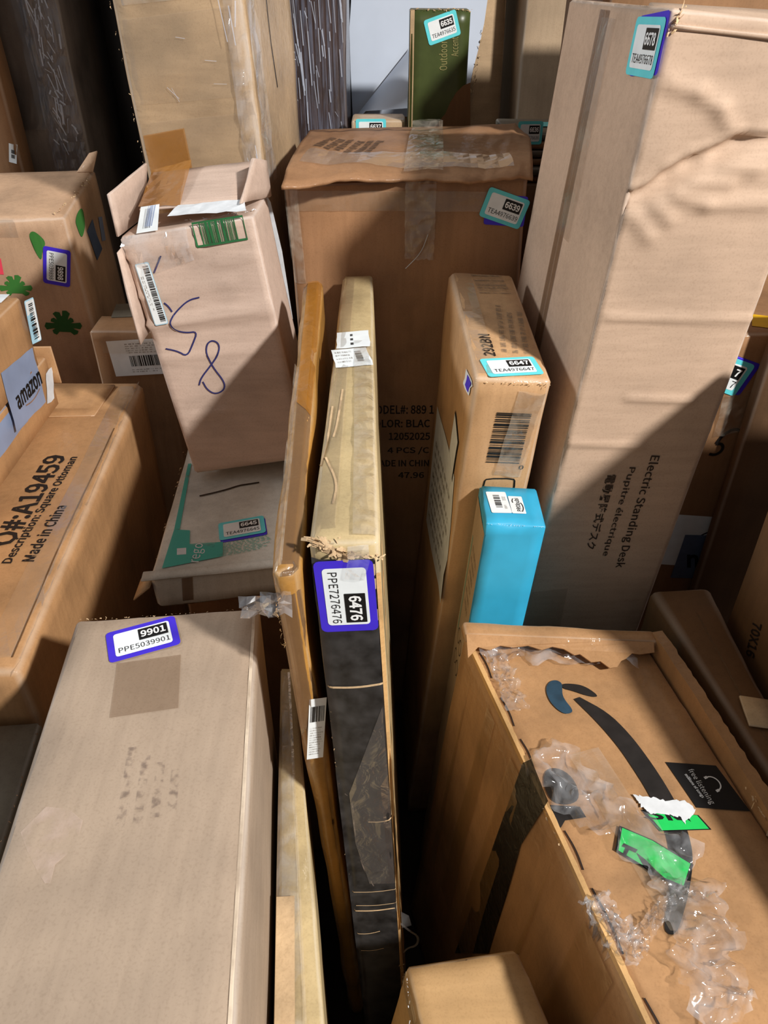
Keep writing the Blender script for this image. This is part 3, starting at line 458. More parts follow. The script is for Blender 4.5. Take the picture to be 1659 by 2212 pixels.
def settle(t, q, k=5):
    """lay a stiff label on the skin: best plane through the surface under it, just clear of the bumps"""
    o, U, W, n = frame(q); hs = []
    for i in range(k):
        for j in range(k):
            p = o + U * (i / (k - 1)) + W * (j / (k - 1)); h = t.bvh.ray_cast(p + n * .035, -n, .07)
            if h[0]: hs.append((i / (k - 1) - .5, j / (k - 1) - .5, (h[0] - p).dot(n)))
    if not hs: return (o, U, W)
    m = sum(h[2] for h in hs) / len(hs); su = sum(h[0] ** 2 for h in hs) or 1; sv = sum(h[1] ** 2 for h in hs) or 1
    a = sum(h[0] * (h[2] - m) for h in hs) / su; b = sum(h[1] * (h[2] - m) for h in hs) / sv
    r = max(h[2] - m - a * h[0] - b * h[1] for h in hs) * .8
    return (o + n * (m + r - a / 2 - b / 2), U + n * a, W + n * b)
class Stiff:
    def __init__(s, t): s.t = t; s.base = t.base; s.root = t.root; s.bvh = None; s.add = t.add
    def fit(s, p, n, off): return p + n * off
def poly(t, name, pts, mat, off=.0008, n=None, parent=None, label=None, rnd_=0):
    pts = [V(p) for p in pts]
    for _ in range(rnd_): pts = [q for i in range(len(pts)) for q in (pts[i] * .75 + pts[(i + 1) % len(pts)] * .25, pts[i] * .25 + pts[(i + 1) % len(pts)] * .75)]
    if n is None:
        n = Vector()
        for i in range(len(pts)): n += (pts[i] - pts[0]).cross(pts[(i + 1) % len(pts)] - pts[0])
        n.normalize()
        if t.bvh:
            cc = sum(pts, Vector()) / len(pts); h = t.bvh.find_nearest(cc)
            if h[1] and h[1].dot(n) < 0: n = -n; pts.reverse()
    return t.add(name, [t.fit(p, n, off) for p in pts], [list(range(len(pts)))], mat, parent, False, label=label)
def pleat(p, s):
    """height 0..1 of the creases of a tape or film: sharp long folds"""
    k = Vector((s * 5.1, s * 2.3, s)); a = noise.noise(p * 34 + k); b = noise.noise(Vector((p.x * 90, p.y * 60, p.z * 60)) + k)
    return max(0, 1 - abs(a) * 2.6) * .75 + .25 * abs(b)
def grid(t, name, q, mat, nx=6, ny=6, off=.0008, parent=None, label=None, jag=0, cr=0, seed=1):
    """a conforming rectangular patch; jag roughens its outline, cr crumples it"""
    o, U, W, n = frame(q); rnd = random.Random(seed); co = []
    for j in range(ny + 1):
        for i in range(nx + 1):
            u, v = i / nx, j / ny
            if jag and (i in (0, nx) or j in (0, ny)): u += rnd.uniform(-jag, jag); v += rnd.uniform(-jag, jag)
            q_ = o + U * u + W * v; co.append(t.fit(q_, n, off + pleat(q_, seed) * cr))
    fs = [[j * (nx + 1) + i, j * (nx + 1) + i + 1, (j + 1) * (nx + 1) + i + 1, (j + 1) * (nx + 1) + i] for j in range(ny) for i in range(nx)]
    return t.add(name, co, fs, mat, parent, not cr, label=label)
def sub(q, x0, y0, x1, y1):
    o, U, W, n = frame(q); return (o + U * x0 + W * y0, U * (x1 - x0), W * (y1 - y0))
def rounded(t, name, q, mat, rad=.06, off=.0008, parent=None, label=None):
    o, U, W, n = frame(q); a, b = U.length, W.length; r = rad * min(a, b) * 1.0; pts = []
    for cx, cy, s in ((a - r, r, -90), (a - r, b - r, 0), (r, b - r, 90), (r, r, 180)):
        for k in range(4):
            g = math.radians(s + 30 * k); pts.append(o + U * ((cx + r * math.cos(g)) / a) + W * ((cy + r * math.sin(g)) / b))
    return poly(t, name, pts, mat, off, n, parent, label)
FONT = None
try:
    import os
    FONT = bpy.data.fonts.load(os.path.join(bpy.utils.system_resource('DATAFILES'), 'fonts', 'Noto Sans CJK Regular.woff2'))
except Exception: FONT = None
def text(t, name, q, s, mat, off=.0012, parent=None, bold=.0, label=None):
    o, U, W, n = frame(q)
    cu = bpy.data.curves.new('lettering_curve', 'FONT'); cu.body = s; cu.size = 1
    if FONT: cu.font = FONT
    cu.resolution_u = 2; cu.offset = bold
    ob = bpy.data.objects.new('lettering_curve', cu); C.objects.link(ob)
    dg = bpy.context.evaluated_depsgraph_get(); me = ob.evaluated_get(dg).to_mesh()
    vs = [v.co.copy() for v in me.vertices]; fs = [list(p.vertices) for p in me.polygons]
    bpy.data.objects.remove(ob); bpy.data.curves.remove(cu)
    x0, x1 = min(v.x for v in vs), max(v.x for v in vs); y0, y1 = min(v.y for v in vs), max(v.y for v in vs)
    co = [t.fit(o + U * ((v.x - x0) / (x1 - x0)) + W * ((v.y - y0) / (y1 - y0)), n, off) for v in vs]
    return t.add(name, co, fs, mat, parent, False, label=label)
def bars(t, name, q, mat, off=.0012, parent=None, seed=1, along=True, fill=.55, nb=30, label=None):
    """a barcode or block of unreadable print: bars of uneven width in one mesh"""
    o, U, W, n = frame(q); rnd = random.Random(seed); co = []; fs = []; x = 0
    while x < 1:
        wd = rnd.choice((.4, .7, 1, 1.6)) / nb; gap = rnd.choice((.4, .6, 1.1)) / nb * (1 - fill) * 2
        x1 = min(1, x + wd); a = [(x, 0), (x1, 0), (x1, 1), (x, 1)]
        if not along: a = [(0, x), (1, x), (1, x1), (0, x1)]
        k = len(co); co += [t.fit(o + U * u + W * v, n, off) for u, v in a]; fs.append([k, k + 1, k + 2, k + 3]); x = x1 + gap
    return t.add(name, co, fs, mat, parent, False, label=label)
def dashes(t, name, q, mat, rows=4, off=.0011, parent=None, seed=1, thick=.5, gapmax=.05):
    o, U, W, n = frame(q); rnd = random.Random(seed); co = []; fs = []
    for r in range(rows):
        y0 = (r + .2) / rows; y1 = y0 + thick / rows; x = 0; end = rnd.uniform(.7, 1)
        while x < end:
            x1 = min(end, x + rnd.uniform(.03, .12)); k = len(co)
            co += [t.fit(o + U * u + W * v, n, off) for u, v in ((x, y0), (x1, y0), (x1, y1), (x, y1))]; fs.append([k, k + 1, k + 2, k + 3])
            x = x1 + rnd.uniform(.015, gapmax)
    return t.add(name, co, fs, mat, parent, False)
def stroke(t, name, pts, width, mat, off=.001, n=None, parent=None, label=None, smooth_it=2):
    pts = [V(p) for p in pts]
    for _ in range(smooth_it):
        q = [pts[0]]
        for a, b in zip(pts[:-1], pts[1:]): q += [a * .75 + b * .25, a * .25 + b * .75]
        pts = q + [pts[-1]]
    if n is None: n = t.bvh.find_nearest(pts[len(pts) // 2])[1]
    co = []; fs = []
    for i, p in enumerate(pts):
        d = (pts[min(i + 1, len(pts) - 1)] - pts[max(i - 1, 0)]).normalized(); s = d.cross(n).normalized() * width / 2
        co += [t.fit(p + s, n, off), t.fit(p - s, n, off)]
        if i: k = 2 * i; fs.append([k - 2, k - 1, k + 1, k])
    return t.add(name, co, fs, mat, parent, False, label=label)
def ribbon(t, name, A, B, mat, off=.001, cr=0, cols=3, parent=None, label=None, seed=1, sub_=4, n=None):
    """a strip between two guide lines, optionally crumpled (tape, film)"""
    A = [V(p) for p in A]; B = [V(p) for p in B]; rnd = random.Random(seed); co = []; fs = []
    def res(P):
        out = []
        for a, b in zip(P[:-1], P[1:]): out += [a.lerp(b, i / sub_) for i in range(sub_)]
        return out + [P[-1]]
    A, B = res(A), res(B)
    for i in range(len(A)):
        for j in range(cols + 1):
            p = A[i].lerp(B[i], j / cols)
            if n is None: n = t.bvh.find_nearest(A[len(A) // 2].lerp(B[len(B) // 2], .5))[1]
            ed = 1 if 0 < j < cols else .7
            co.append(t.fit(p, n, off + pleat(p, seed) * cr * ed))
        if i:
            for j in range(cols):
                k = (i - 1) * (cols + 1) + j; fs.append([k, k + 1, k + cols + 2, k + cols + 1])
    return t.add(name, co, fs, mat, parent, not cr, label=label)
def film_strip(t, name, line, width, mat, cr=.012, off=.002, cols=6, seed=1, label=None):
    pts = [V(p) for p in line]; n = t.bvh.find_nearest(pts[len(pts) // 2])[1]; A = []; B = []; rnd = random.Random(seed)
    for i, p in enumerate(pts):
        d = (pts[min(i + 1, len(pts) - 1)] - pts[max(i - 1, 0)]).normalized(); s = d.cross(n).normalized() * width / 2
        A.append(p + s * rnd.uniform(.6, 1.2)); B.append(p - s * rnd.uniform(.6, 1.2))
    return ribbon(t, name, A, B, mat, off, cr, cols, seed=seed, label=label, sub_=5)
def slab(t, name, q, th, mat, parent=None, label=None, amp=.001, seg=.02, seed=3, wearv=True):
    """a flap of board with thickness from four (or more) points"""
    P = [V(p) for p in q]; n = Vector()
    for i in range(len(P)): n += (P[i] - P[0]).cross(P[(i + 1) % len(P)] - P[0])
    n.normalize()
    if n.dot(V((0, 0, 1.5)) - P[0]) < 0: P.reverse(); n = -n
    if len(P) == 4:
        c8 = [P[0] - n * th, P[1] - n * th, P[2] - n * th, P[3] - n * th, P[0], P[1], P[2], P[3]]
        co, fs, wear = hex_surface(c8, seg=seg, r=th * .25, amp=amp, freq=14, edge=.0006, seed=seed)
        return t.add(name, co, fs, mat, parent, wear=wear, label=label)
    k = len(P); co = P + [p - n * th for p in P]
    fs = [list(range(k)), list(range(2 * k - 1, k - 1, -1))] + [[i, i + k, (i + 1) % k + k, (i + 1) % k] for i in range(k)]
    return t.add(name, co, fs, mat, parent, False, label=label)
def frayed(t, name, a, b, mat, n, size=.012, count=40, seed=1, label=None):
    """torn board fibres along an edge"""
    a, b, n = V(a), V(b), V(n); rnd = random.Random(seed); co = []; fs = []
    size *= .62; count = int(count * .8)
    for _ in range(count):
        p = a.lerp(b, rnd.random()) + Vector([rnd.uniform(-.25, .25) * size for _ in range(3)])
        u = ((b - a).normalized() * rnd.choice((-1, 1)) + Vector([rnd.uniform(-.7, .7) for _ in range(3)])).normalized(); v = u.cross(n + Vector([rnd.uniform(-.6, .6) for _ in range(3)])).normalized()
        L1 = size * rnd.uniform(.3, 1); W1 = size * rnd.uniform(.1, .35); k = len(co)
        co += [p, p + v * W1, p + u * L1 * .5 + n * L1 * .22 + v * W1, p + u * L1 * .5 + n * L1 * .22, p + u * L1 + v * W1 * .6, p + u * L1]
        fs += [[k, k + 1, k + 2, k + 3], [k + 3, k + 2, k + 4, k + 5]]
    o = t.add(name, co, fs, mat, None, False, label=label); o['kind'] = 'stuff'; return o
def sticker(key, d, border, number, code, behind=None, up=0):
    t0 = BOX[key]; q = settle(t0, d); t = Stiff(t0); q = (q[0] + q[1].cross(q[2]).normalized() * up, q[1], q[2])
    if behind:
        bo, bu, bv, _ = frame(behind); nn = q[1].cross(q[2]).normalized()
        bo = bo - nn * (bo - q[0]).dot(nn); bu = bu - nn * bu.dot(nn); bv = bv - nn * bv.dot(nn)
        rounded(t, 'sticker', (bo, bu, bv), m_purple, .08, .0005, label='violet sticker peeking out from under another sticker')
    s = rounded(t, 'sticker', q, border, .10, .0012, label='%s bordered inventory sticker numbered %s' % ('violet' if border is m_purple else 'turquoise', number))
    rounded(t, 'label_paper', sub(q, .1, .13, .9, .87), m_paper, .09, .0016, s)
    rounded(t, 'number_panel', sub(q, .45, .46, .865, .82), m_black, .03, .0020, s)
    text(t, 'lettering', sub(q, .48, .53, .835, .75), number, m_whiteink, .0024, s, .012)
    text(t, 'lettering', sub(q, .15, .22, .87, .38), code, m_black, .0020, s, .0)
    return s
def shipping(t, d, name='shipping_label', parent=None, seed=2):
    d = settle(t, d); t = Stiff(t)
    s = grid(t, name, d, m_paper, 4, 4, .001)
    dashes(t, 'printed_text', sub(d, .30, .62, .95, .92), m_greyink, 5, .0014, s, seed)
    bars(t, 'barcode', sub(d, .33, .26, .86, .56), m_black, .0014, s, seed)
    dashes(t, 'printed_text', sub(d, .32, .08, .9, .2), m_greyink, 2, .0014, s, seed + 1)
    return s

# ------------------------------------------------------------------ the setting
def structure(name, co, fs, mat):
    o = mesh_obj(name, [V(p) for p in co], fs, mat, None, Vector(), False); o['kind'] = 'structure'; return o
m_floor = cardboard('trailer_floor_boards', (58, 48, 40), .25, rough=.8, flute='y')
m_wall = flat('dark_trailer_wall', (40, 38, 37), .7, .15, scale=4)
def slab_box(name, x0, x1, y0, y1, z0, z1, mat):
    co = [(x0, y0, z0), (x1, y0, z0), (x1, y1, z0), (x0, y1, z0), (x0, y0, z1), (x1, y0, z1), (x1, y1, z1), (x0, y1, z1)]
    structure(name, co, [[0, 3, 2, 1], [4, 5, 6, 7], [0, 1, 5, 4], [1, 2, 6, 5], [2, 3, 7, 6], [3, 0, 4, 7]], mat)
slab_box('floor', -2.5, 2.5, -3, 2.75, -.08, 0, m_floor)
slab_box('wall_back', -2.5, 2.5, 2.6, 2.75, 0, 2.2, m_wall)

# ------------------------------------------------------------------ large boxes first
desk = box('desk', 'tallest pale kraft box, printed Electric Standing Desk, sticker 6678 at its top corner', m_desk, seg=.0052, r=.004, amp=.002, ridges=('desk_a', 'desk_b', 'desk_c', 'desk_d'))
sticker('desk', '6678', m_teal, '6678', 'TEA4976678', '6678u')
text(desk, 'printed_text', 'desk1', 'Electric Standing Desk', m_ink, .0012, bold=.004, label='black English print')
text(desk, 'printed_text', 'desk2', 'Pupitre électrique', m_ink, .0012, bold=.004, label='black French print')
text(desk, 'printed_text', 'desk3', '電動昇降式デスク', m_ink, .0012, bold=.004, label='black Japanese print')
c = desk.c
L0 = lambda s, z: c[3].lerp(c[0], s).lerp(c[7].lerp(c[4], s), z)      # point on the left face
for s0, s1 in ((.40, .45), (.455, .50)):
    ribbon(desk, 'packing_tape', [L0(s0, .1), L0(s0, .995)], [L0(s1, .1), L0(s1, .995)], m_browntape if s0 < .45 else m_browntape, .0008, cols=1, sub_=20)
ribbon(desk, 'packing_tape', [L0(.44, .82), L0(.44, .99)], [L0(.58, .82), L0(.58, .99)], m_clear, .0014, 0, cols=4, sub_=14)
slab(desk, 'top_flap', [c[4] + V((.002, -.004, -.012)), c[5] + V((0, -.004, -.014)), c[5] + V((0, .10, .006)), c[4] + V((.006, .10, .0))], .005, m_desk)
frayed(desk, 'torn_edge', c[4] + V((.0, -.002, -.02)), c[4] + V((.012, 0, .002)), m_fibre, (0, -.6, .4), .014, 26, 3)
ZB = lambda a, b, s, z: c[a].lerp(c[b], s).lerp(c[a + 4].lerp(c[b + 4], s), z)
ribbon(desk, 'packing_tape', [ZB(0, 1, .02, .50), ZB(0, 1, .30, .505)], [ZB(0, 1, .02, .43), ZB(0, 1, .33, .44)], m_clear, .001, 0, 2)

cen = box('center', 'big brown box behind the two upright flat boxes, clear tape over its lid, sticker 6639', m_center, seg=.025, r=.006, amp=.005, freq=4, ridges=('center',))
sticker('center', '6639', m_teal, '6639', 'TEA4976639', '6639u')
for k, s in (('c1', 'MODEL#: 889 1'), ('c2', 'COLOR: BLAC'), ('c3', '12052025'), ('c4', '4 PCS /C'), ('c5', 'MADE IN CHINA'), ('c6', '47.96')):
    text(cen, 'printed_text', k, s, m_inkc, .0012, bold=.008)
NE, FE = [V(p) for p in DC['lid_near']], [V(p) for p in DC['lid_far']]
def along(P, s):
    k = s * (len(P) - 1); i = min(int(k), len(P) - 2); return P[i].lerp(P[i + 1], k - i)
co = []; nu, nv = 60, 14
for lay in (0, 1):
    for j in range(nv + 1):
        for i in range(nu + 1):
            u, v = i / nu, j / nv; p = along(NE, u).lerp(along(FE, u), v)
            z = .007 * noise.noise(Vector((u * 5, v * 2.2, 4))) + .0025 * noise.noise(Vector((u * 22, v * 5, 8))) + .010 * math.sin(math.pi * v) - .004 * (v < .12)
            if j == 0: p = p + V((0, .005 * noise.noise(Vector((u * 14, 3, 1))), 0))
            co.append(p + V((0, 0, z - lay * .005)))
m_ = (nu + 1) * (nv + 1); fs = []
for j in range(nv):
    for i in range(nu):
        k = j * (nu + 1) + i; fs += [[k, k + 1, k + nu + 2, k + nu + 1], [m_ + k, m_ + k + nu + 1, m_ + k + nu + 2, m_ + k + 1]]
rim_ = [i for i in range(nu)] + [j * (nu + 1) + nu for j in range(nv)] + [nv * (nu + 1) + i for i in range(nu, 0, -1)] + [j * (nu + 1) for j in range(nv, 0, -1)]
for a, b in zip(rim_, rim_[1:] + rim_[:1]): fs.append([a, a + m_, b + m_, b])
lid = cen.add('lid_flap', co, fs, m_center, label='battered top flap lifting off the box')
lt = Thing.__new__(Thing); lt.base = cen.base; lt.root = cen.root; lt.bvh = BVHTree.FromPolygons([tuple(p) for p in co], fs)
q = DC['ctopprint']; o_, U_, W_ = V(q[0]) + V((0, 0, .016)), V(q[1]), V(q[2])
for i in range(6): dashes(lt, 'printed_text', (o_ + U_ * i / 6, U_ * .8 / 6, W_), m_inkfade, 6, .0012, lid, i + 2, .75, .012)
cc = cen.c
lid_y = lambda x, y: V((x, y, 1.228))
ribbon(lt, 'packing_tape', [lid_y(.03, 1.25), lid_y(.055, 1.62)], [lid_y(.09, 1.25), lid_y(.112, 1.62)], m_clear2, .003, .004, 8, lid, sub_=26, seed=4, n=V((0, 0, 1)))
ribbon(lt, 'packing_tape', [lid_y(-.13, 1.27), lid_y(.2, 1.265)], [lid_y(-.12, 1.34), lid_y(.2, 1.33)], m_clear, .002, .001, 5, lid, sub_=30, seed=9, n=V((0, 0, 1)))
grid(cen, 'packing_tape', 'ctapeN', m_clear2, 12, 24, .001, cr=.005, jag=.015, seed=5, label='wrinkled clear tape')
for i, (x, s_) in enumerate(((-.15, 1), (.02, 2))):
    grid(cen, 'packing_tape', (V((-.145 + .17 * i, 1.243, 1.165)), V((.17, -.003, .0)), V((0, 0, .03))), m_clear, 8, 3, .001, cr=.0015, seed=7 + i)
grid(cen, 'packing_tape', (V((-.148, 1.247, 1.05)), V((.02, 0, 0)), V((-.006, 0, .15))), m_clear2, 3, 10, .001, cr=.004, seed=11)
frayed(cen, 'torn_edge', cc[4] + V((.0, -.004, .005)), cc[4] + V((.05, -.004, .01)), m_fibre, (-.3, -.5, .4), .016, 18, 5)
stroke(cen, 'tape_thread', [cen.c[4] + V((.225, -.004, -.075)), cen.c[4] + V((.215, -.004, -.105)), cen.c[4] + V((.19, -.004, -.13))], .0012, m_whiteliner)

b = box('b9901', 'large plain pinkish-brown box at the lower left with violet sticker 9901 on top', m_9901, seg=.02, r=.005, amp=.0025)
grid(b, 'tape_residue', 'patch9901', m_patch, 4, 4, .0008, label='darker square left by removed tape')
poly(b, 'pale_stain', DC['blotch9901'], m_stain, .0009, label='whitish dried stain')
for i in range(4): grid(b, 'scuff_mark', sub('scuff9901', .08 + i * .22, .05 * i, .2 + i * .22, 1 - .12 * i), m_scuff, 2, 6, .0009)
sticker('b9901', '9901', m_purple, '9901', 'PPE5039901')
bc = b.c
frayed(b, 'torn_edge', bc[6] + V((0, -.004, 0)), bc[7], m_fibre, (0, .1, .6), .005, 60, 9)
ribbon(b, 'worn_crease', [bc[6].lerp(bc[5], .02) + V((-.0075, 0, 0)), bc[6].lerp(bc[5], .98) + V((-.0065, 0, 0))], [bc[6].lerp(bc[5], .02) + V((-.004, 0, 0)), bc[6].lerp(bc[5], .98) + V((-.003, 0, 0))], m_patchlight, .0012, 0, 1, sub_=24)

am = box('amazon', 'large battered orange-brown box at the lower right with a long black smile print', m_amazon, seg=.018, r=.004, amp=.004, freq=6)
A, B = DC['smile_in'], DC['smile_out']
def chaikin(P, it=2):
    P = [V(p) for p in P]
    for _ in range(it): P = [P[0]] + [q for a, b in zip(P[:-1], P[1:]) for q in (a * .75 + b * .25, a * .25 + b * .75)] + [P[-1]]
    return P
sm = ribbon(am, 'smile_print', chaikin(A), chaikin(B), m_smile, .0012, 0, 4, sub_=2, label='black curved smile')
poly(am, 'smile_arrow', DC['head1'], m_smile, .0016, rnd_=2); poly(am, 'smile_arrow', DC['head2'], m_smileblue, .0018, rnd_=2)
fr = grid(am, 'printed_square', 'free', m_black, 4, 4, .001, label='black square printed free listening')
text(am, 'lettering', 'freetext', 'free listening', m_whiteink, .0014, fr); text(am, 'lettering', 'freetext2', 'millions of songs', m_whiteink, .0014, fr)
o_, U_, W_, n_ = frame('phones')
ps = [o_ + U_ * (.5 + .42 * math.cos(math.radians(a))) + W_ * (.25 + 1.05 * math.sin(math.radians(a))) for a in range(0, 181, 15)]
stroke(am, 'headphone_icon', ps, .0015, m_whiteink, .0015, n_, fr, smooth_it=0)
for u in (.0, .86): grid(am, 'headphone_icon', (o_ + U_ * u - W_ * .25, U_ * .14, W_ * .55), m_whiteink, 1, 1, .0016, fr)
g1 = poly(am, 'green_sticker', DC['g1'], m_black, .0016, label='torn green sticker with white backing')
gp = [V(p) for p in DC['g1']]; gc = sum(gp, Vector()) / 4
poly(am, 'green_face', [gc + (p - gc) * .92 for p in gp], m_lime, .0021, parent=g1)
text(am, 'lettering', 'g1t', 'SM', m_black, .0026, g1, .01)
gw = [V(p) for p in DC['g1w']]; rnd = random.Random(3); gj = []
for a, b in zip(gw, gw[1:] + gw[:1]):
    for k in range(7): gj.append(a.lerp(b, k / 7) + V((rnd.uniform(-1, 1), rnd.uniform(-1, 1), 0)) * .0016)
poly(am, 'torn_backing', gj, m_whiteliner, .0029, parent=g1)
g2 = poly(am, 'green_sticker', DC['g2'], m_black, .0032, label='torn green sticker piece under clear film')
gp = [V(p) for p in DC['g2']]; gc = sum(gp, Vector()) / len(gp)
poly(am, 'green_face', [gc + (p - gc) * .92 for p in gp], m_lime, .0037, parent=g2)
poly(am, 'lettering', DC['g2a'], m_black, .0042, parent=g2); poly(am, 'lettering', DC['g2b'], m_black, .0042, parent=g2)
poly(am, 'black_tape', DC['blacktape'], m_blacktape, .0012, label='scraped black tape down the left face')
poly(am, 'black_tape', DC['oval'], m_blacktape, .0016, rnd_=2); poly(am, 'black_tape', DC['blackb'], m_smile, .0013)
ac = am.c
LF, RF, LN, RN = ac[7], ac[6], ac[4], ac[5]
up = V((0, 0, 1))
slab(am, 'rim', [LF + up * .022 + V((-.002, -.018, 0)), RF + up * .024 + V((.008, -.016, 0)), RF + up * .026 + V((.006, .006, 0)), LF + up * .026 + V((-.004, .006, 0))], .02, m_amazon, label='raised far rim of the box', seg=.012, amp=.004)
rim = [(.0, .03), (.06, .012), (.12, .016), (.18, .008), (.25, .010), (.33, .006), (.4, .012), (.46, .006), (.52, .009), (.57, .018), (.6, .016), (.65, .028), (.7, .026), (.74, .036), (.78, .034), (.81, .024), (.84, .020), (.88, .011), (.92, .012), (1, .008)]
lip = [LF.lerp(RF, a) + V((0, -.016, .0235)) for a, _ in rim] + [LF.lerp(RF, a) + V((0, -.018 - d, .016 - .12 * d)) for a, d in reversed(rim)]
slab(am, 'torn_lip', lip, .003, m_amazon, label='torn ragged lip of board')
def edge_slab(P0, P1, inw, th, h, nm, m, jit=.002, n=14, lab=None):
    A = []; Bq = []; rnd = random.Random(5)
    for i in range(n + 1):
        w1, w2 = noise.noise(Vector((i * 9.1 / n, h * 99, 2))), noise.noise(Vector((i * 5.3 / n, h * 99, 7)))
        p = P0.lerp(P1, i / n) + up * (h + w1 * jit * 2.5) + inw.normalized() * w2 * jit * 1.6
        A.append(p); Bq.append(p + inw * (1 + rnd.uniform(-.08, .08)))
    co = A + Bq + [p - up * (h + th) for p in A] + [p - up * (h + th) for p in Bq]; k = n + 1; fs = []
    for i in range(n):
        fs += [[i, i + 1, k + i + 1, k + i], [k + i, k + i + 1, 3 * k + i + 1, 3 * k + i], [i + 1, i, 2 * k + i, 2 * k + i + 1]]
    fs += [[0, k, 3 * k, 2 * k], [n, 2 * k + n, 3 * k + n, k + n]]
    return am.add(nm, co, fs, m, None, False, label=lab)
edge_slab(LF, LN, V((.0055, .0015, 0)), .006, .004, 'corrugated_edge', m_corr, .0005, 90, 'bare corrugated edge of the board')
rdir = (RN - RF)
edge_slab(RF + V((.002, .0, 0)), RF + rdir * .47, V((.014, .003, 0)), .01, .026, 'right_flap', m_amazon, .0012, 40, 'bent right flap standing up')
edge_slab(RF + rdir * .47 + V((.004, 0, 0)), RF + rdir * .98 + V((.004, 0, 0)), V((.006, .002, 0)), .006, .006, 'corrugated_edge', m_corr, .003, 30)
frayed(am, 'torn_edge', RF + rdir * .36 + up * .02, RF + rdir * .50 + up * .008, m_fibre, (0, 0, .6), .014, 40, 8)
frayed(am, 'torn_edge', RF + up * .015, RF + V((-.02, -.01, .02)), m_fibre, (0, 0, .5), .014, 24, 18)
frayed(am, 'torn_edge', LF.lerp(LN, .36), LF.lerp(LN, .50), m_fibre, (-.4, 0, .3), .010, 40, 12)
def sheet(t, name, line, width, mat, lift, seed, label=None, nu=46, nv=14):
    """a loose sheet of clear film: long pleats and creases along a line on the box"""
    P = chaikin(line, 3); n = Vector((0, 0, 1)); L = [0]
    for a, b in zip(P[:-1], P[1:]): L.append(L[-1] + (b - a).length)
    def at(s):
        d = s * L[-1]
        for i in range(len(P) - 1):
            if L[i + 1] >= d: return P[i].lerp(P[i + 1], (d - L[i]) / max(1e-9, L[i + 1] - L[i])), (P[i + 1] - P[i]).normalized()
        return P[-1], (P[-1] - P[-2]).normalized()
    sd = Vector((seed * 3.7, seed * 1.9, 0)); co = []
    for j in range(nu + 1):
        p, d = at(j / nu); s = d.cross(n).normalized()
        wl = width * (.5 + .35 * noise.noise(Vector((j * .23, seed, 0)))); wr = width * (.5 + .35 * noise.noise(Vector((j * .23, seed + 9, 0))))
        for i in range(nv + 1):
            v = i / nv; q = p + s * (-wl + (wl + wr) * v) + d * (.006 * noise.noise(Vector((v * 5, j * .5, seed))))
            h = max(0, 1 - abs(noise.noise(Vector((v * 2.2 + j * .04, j * .075, seed)) + sd)) * 4) * lift * .8 + abs(noise.noise(Vector((v * 3.4, j * .16, seed + 4)))) * lift * .4
            co.append(t.fit(q, n, .0045 + h * (1 if 0 < j < nu else .3)))
    fs = [[j * (nv + 1) + i, j * (nv + 1) + i + 1, (j + 1) * (nv + 1) + i + 1, (j + 1) * (nv + 1) + i] for j in range(nu) for i in range(nv)]
    return t.add(name, co, fs, mat, None, True, label=label)
for k, wd, lf_, sd in (('filmA', .060, .014, 2), ('filmB', .062, .016, 3), ('filmC', .030, .014, 4), ('filmD', .044, .009, 5), ('filmE', .016, .010, 6), ('filmF', .028, .008, 7)):
    sheet(am, 'torn_clear_film', DC[k], wd, m_wrap, lf_, sd, 'crumpled clear plastic film' if k == 'filmA' else None)
L1 = lambda s, z: ac[3].lerp(ac[0], s).lerp(ac[7].lerp(ac[4], s), z)
m_strip = film('tan_tape', (196, 150, 88), .2, .25, .3, 30)
for i, (s0, s1) in enumerate(((.03, .09), (.12, .22), (.24, .36), (.44, .5), (.55, .7), (.74, .8))):
    ribbon(am, 'packing_tape', [L1(s0 + .03, .35), L1(s0 + .04, .97)], [L1(s1, .35), L1(s1 - .02, .97)], m_strip, .0011 + .0003 * i, .001, 3, sub_=12, seed=i)
rnd = random.Random(6)
for f0, f1 in ((.05, .12), (.17, .24), (.27, .33), (.46, .53), (.56, .66), (.72, .8)):
    stroke(am, 'edge_gap_shade', [LF.lerp(LN, f0) + V((.010, .002, 0)), LF.lerp(LN, (f0 + f1) / 2) + V((.0125, .002, 0)), LF.lerp(LN, f1) + V((.010, .002, 0))], .0016, m_inkc, .0015, V((0, 0, 1)))  # dark strokes paint the shade inside gaps of the torn edge
tp = lambda s, f: LF.lerp(LN, f).lerp(RF.lerp(RN, f), s)
ribbon(am, 'packing_tape', [tp(.25, .3), tp(.30, .62)], [tp(.42, .28), tp(.5, .62)], m_clear, .0014, .001, 4, sub_=10)

ot = box('ottoman', 'long ochre box at the left printed A19459 and Square Ottoman', m_ottoman, seg=.02, r=.009, amp=.004, edge=.003, ridges=('ottoman',))
text(ot, 'printed_text', 'o1', 'O#:A19459', m_marker, .0013, bold=.01); text(ot, 'printed_text', 'o2', 'Description: Square Ottoman', m_marker, .0013, bold=.01); text(ot, 'printed_text', 'o3', 'Made in China', m_marker, .0013, bold=.01)
oc = ot.c
slab(ot, 'top_flap', [oc[6].lerp(oc[5], .21) + V((-.33, 0, .004)), oc[6].lerp(oc[5], .19) + V((-.055, 0, .004)), oc[6].lerp(oc[5], .03) + V((-.045, 0, .005)), oc[6].lerp(oc[5], .03) + V((-.33, 0, .005))], .004, m_ottoman, label='taped end flap')
e0, e1 = oc[6], oc[5]
ribbon(ot, 'packing_tape', [e0 + V((-.035, 0, 0)), e1 + V((-.05, 0, 0))], [e0 + V((-.006, 0, 0)), e1 + V((-.006, 0, 0))], m_clear, .001, .0006, 4, sub_=30, n=V((0, 0, 1)))
stroke(ot, 'opened_seam', [e0.lerp(e1, .25) + V((-.012, 0, 0)), e0.lerp(e1, .6) + V((-.017, 0, 0)), e0.lerp(e1, .97) + V((-.014, 0, 0))], .002, m_side, .0012)

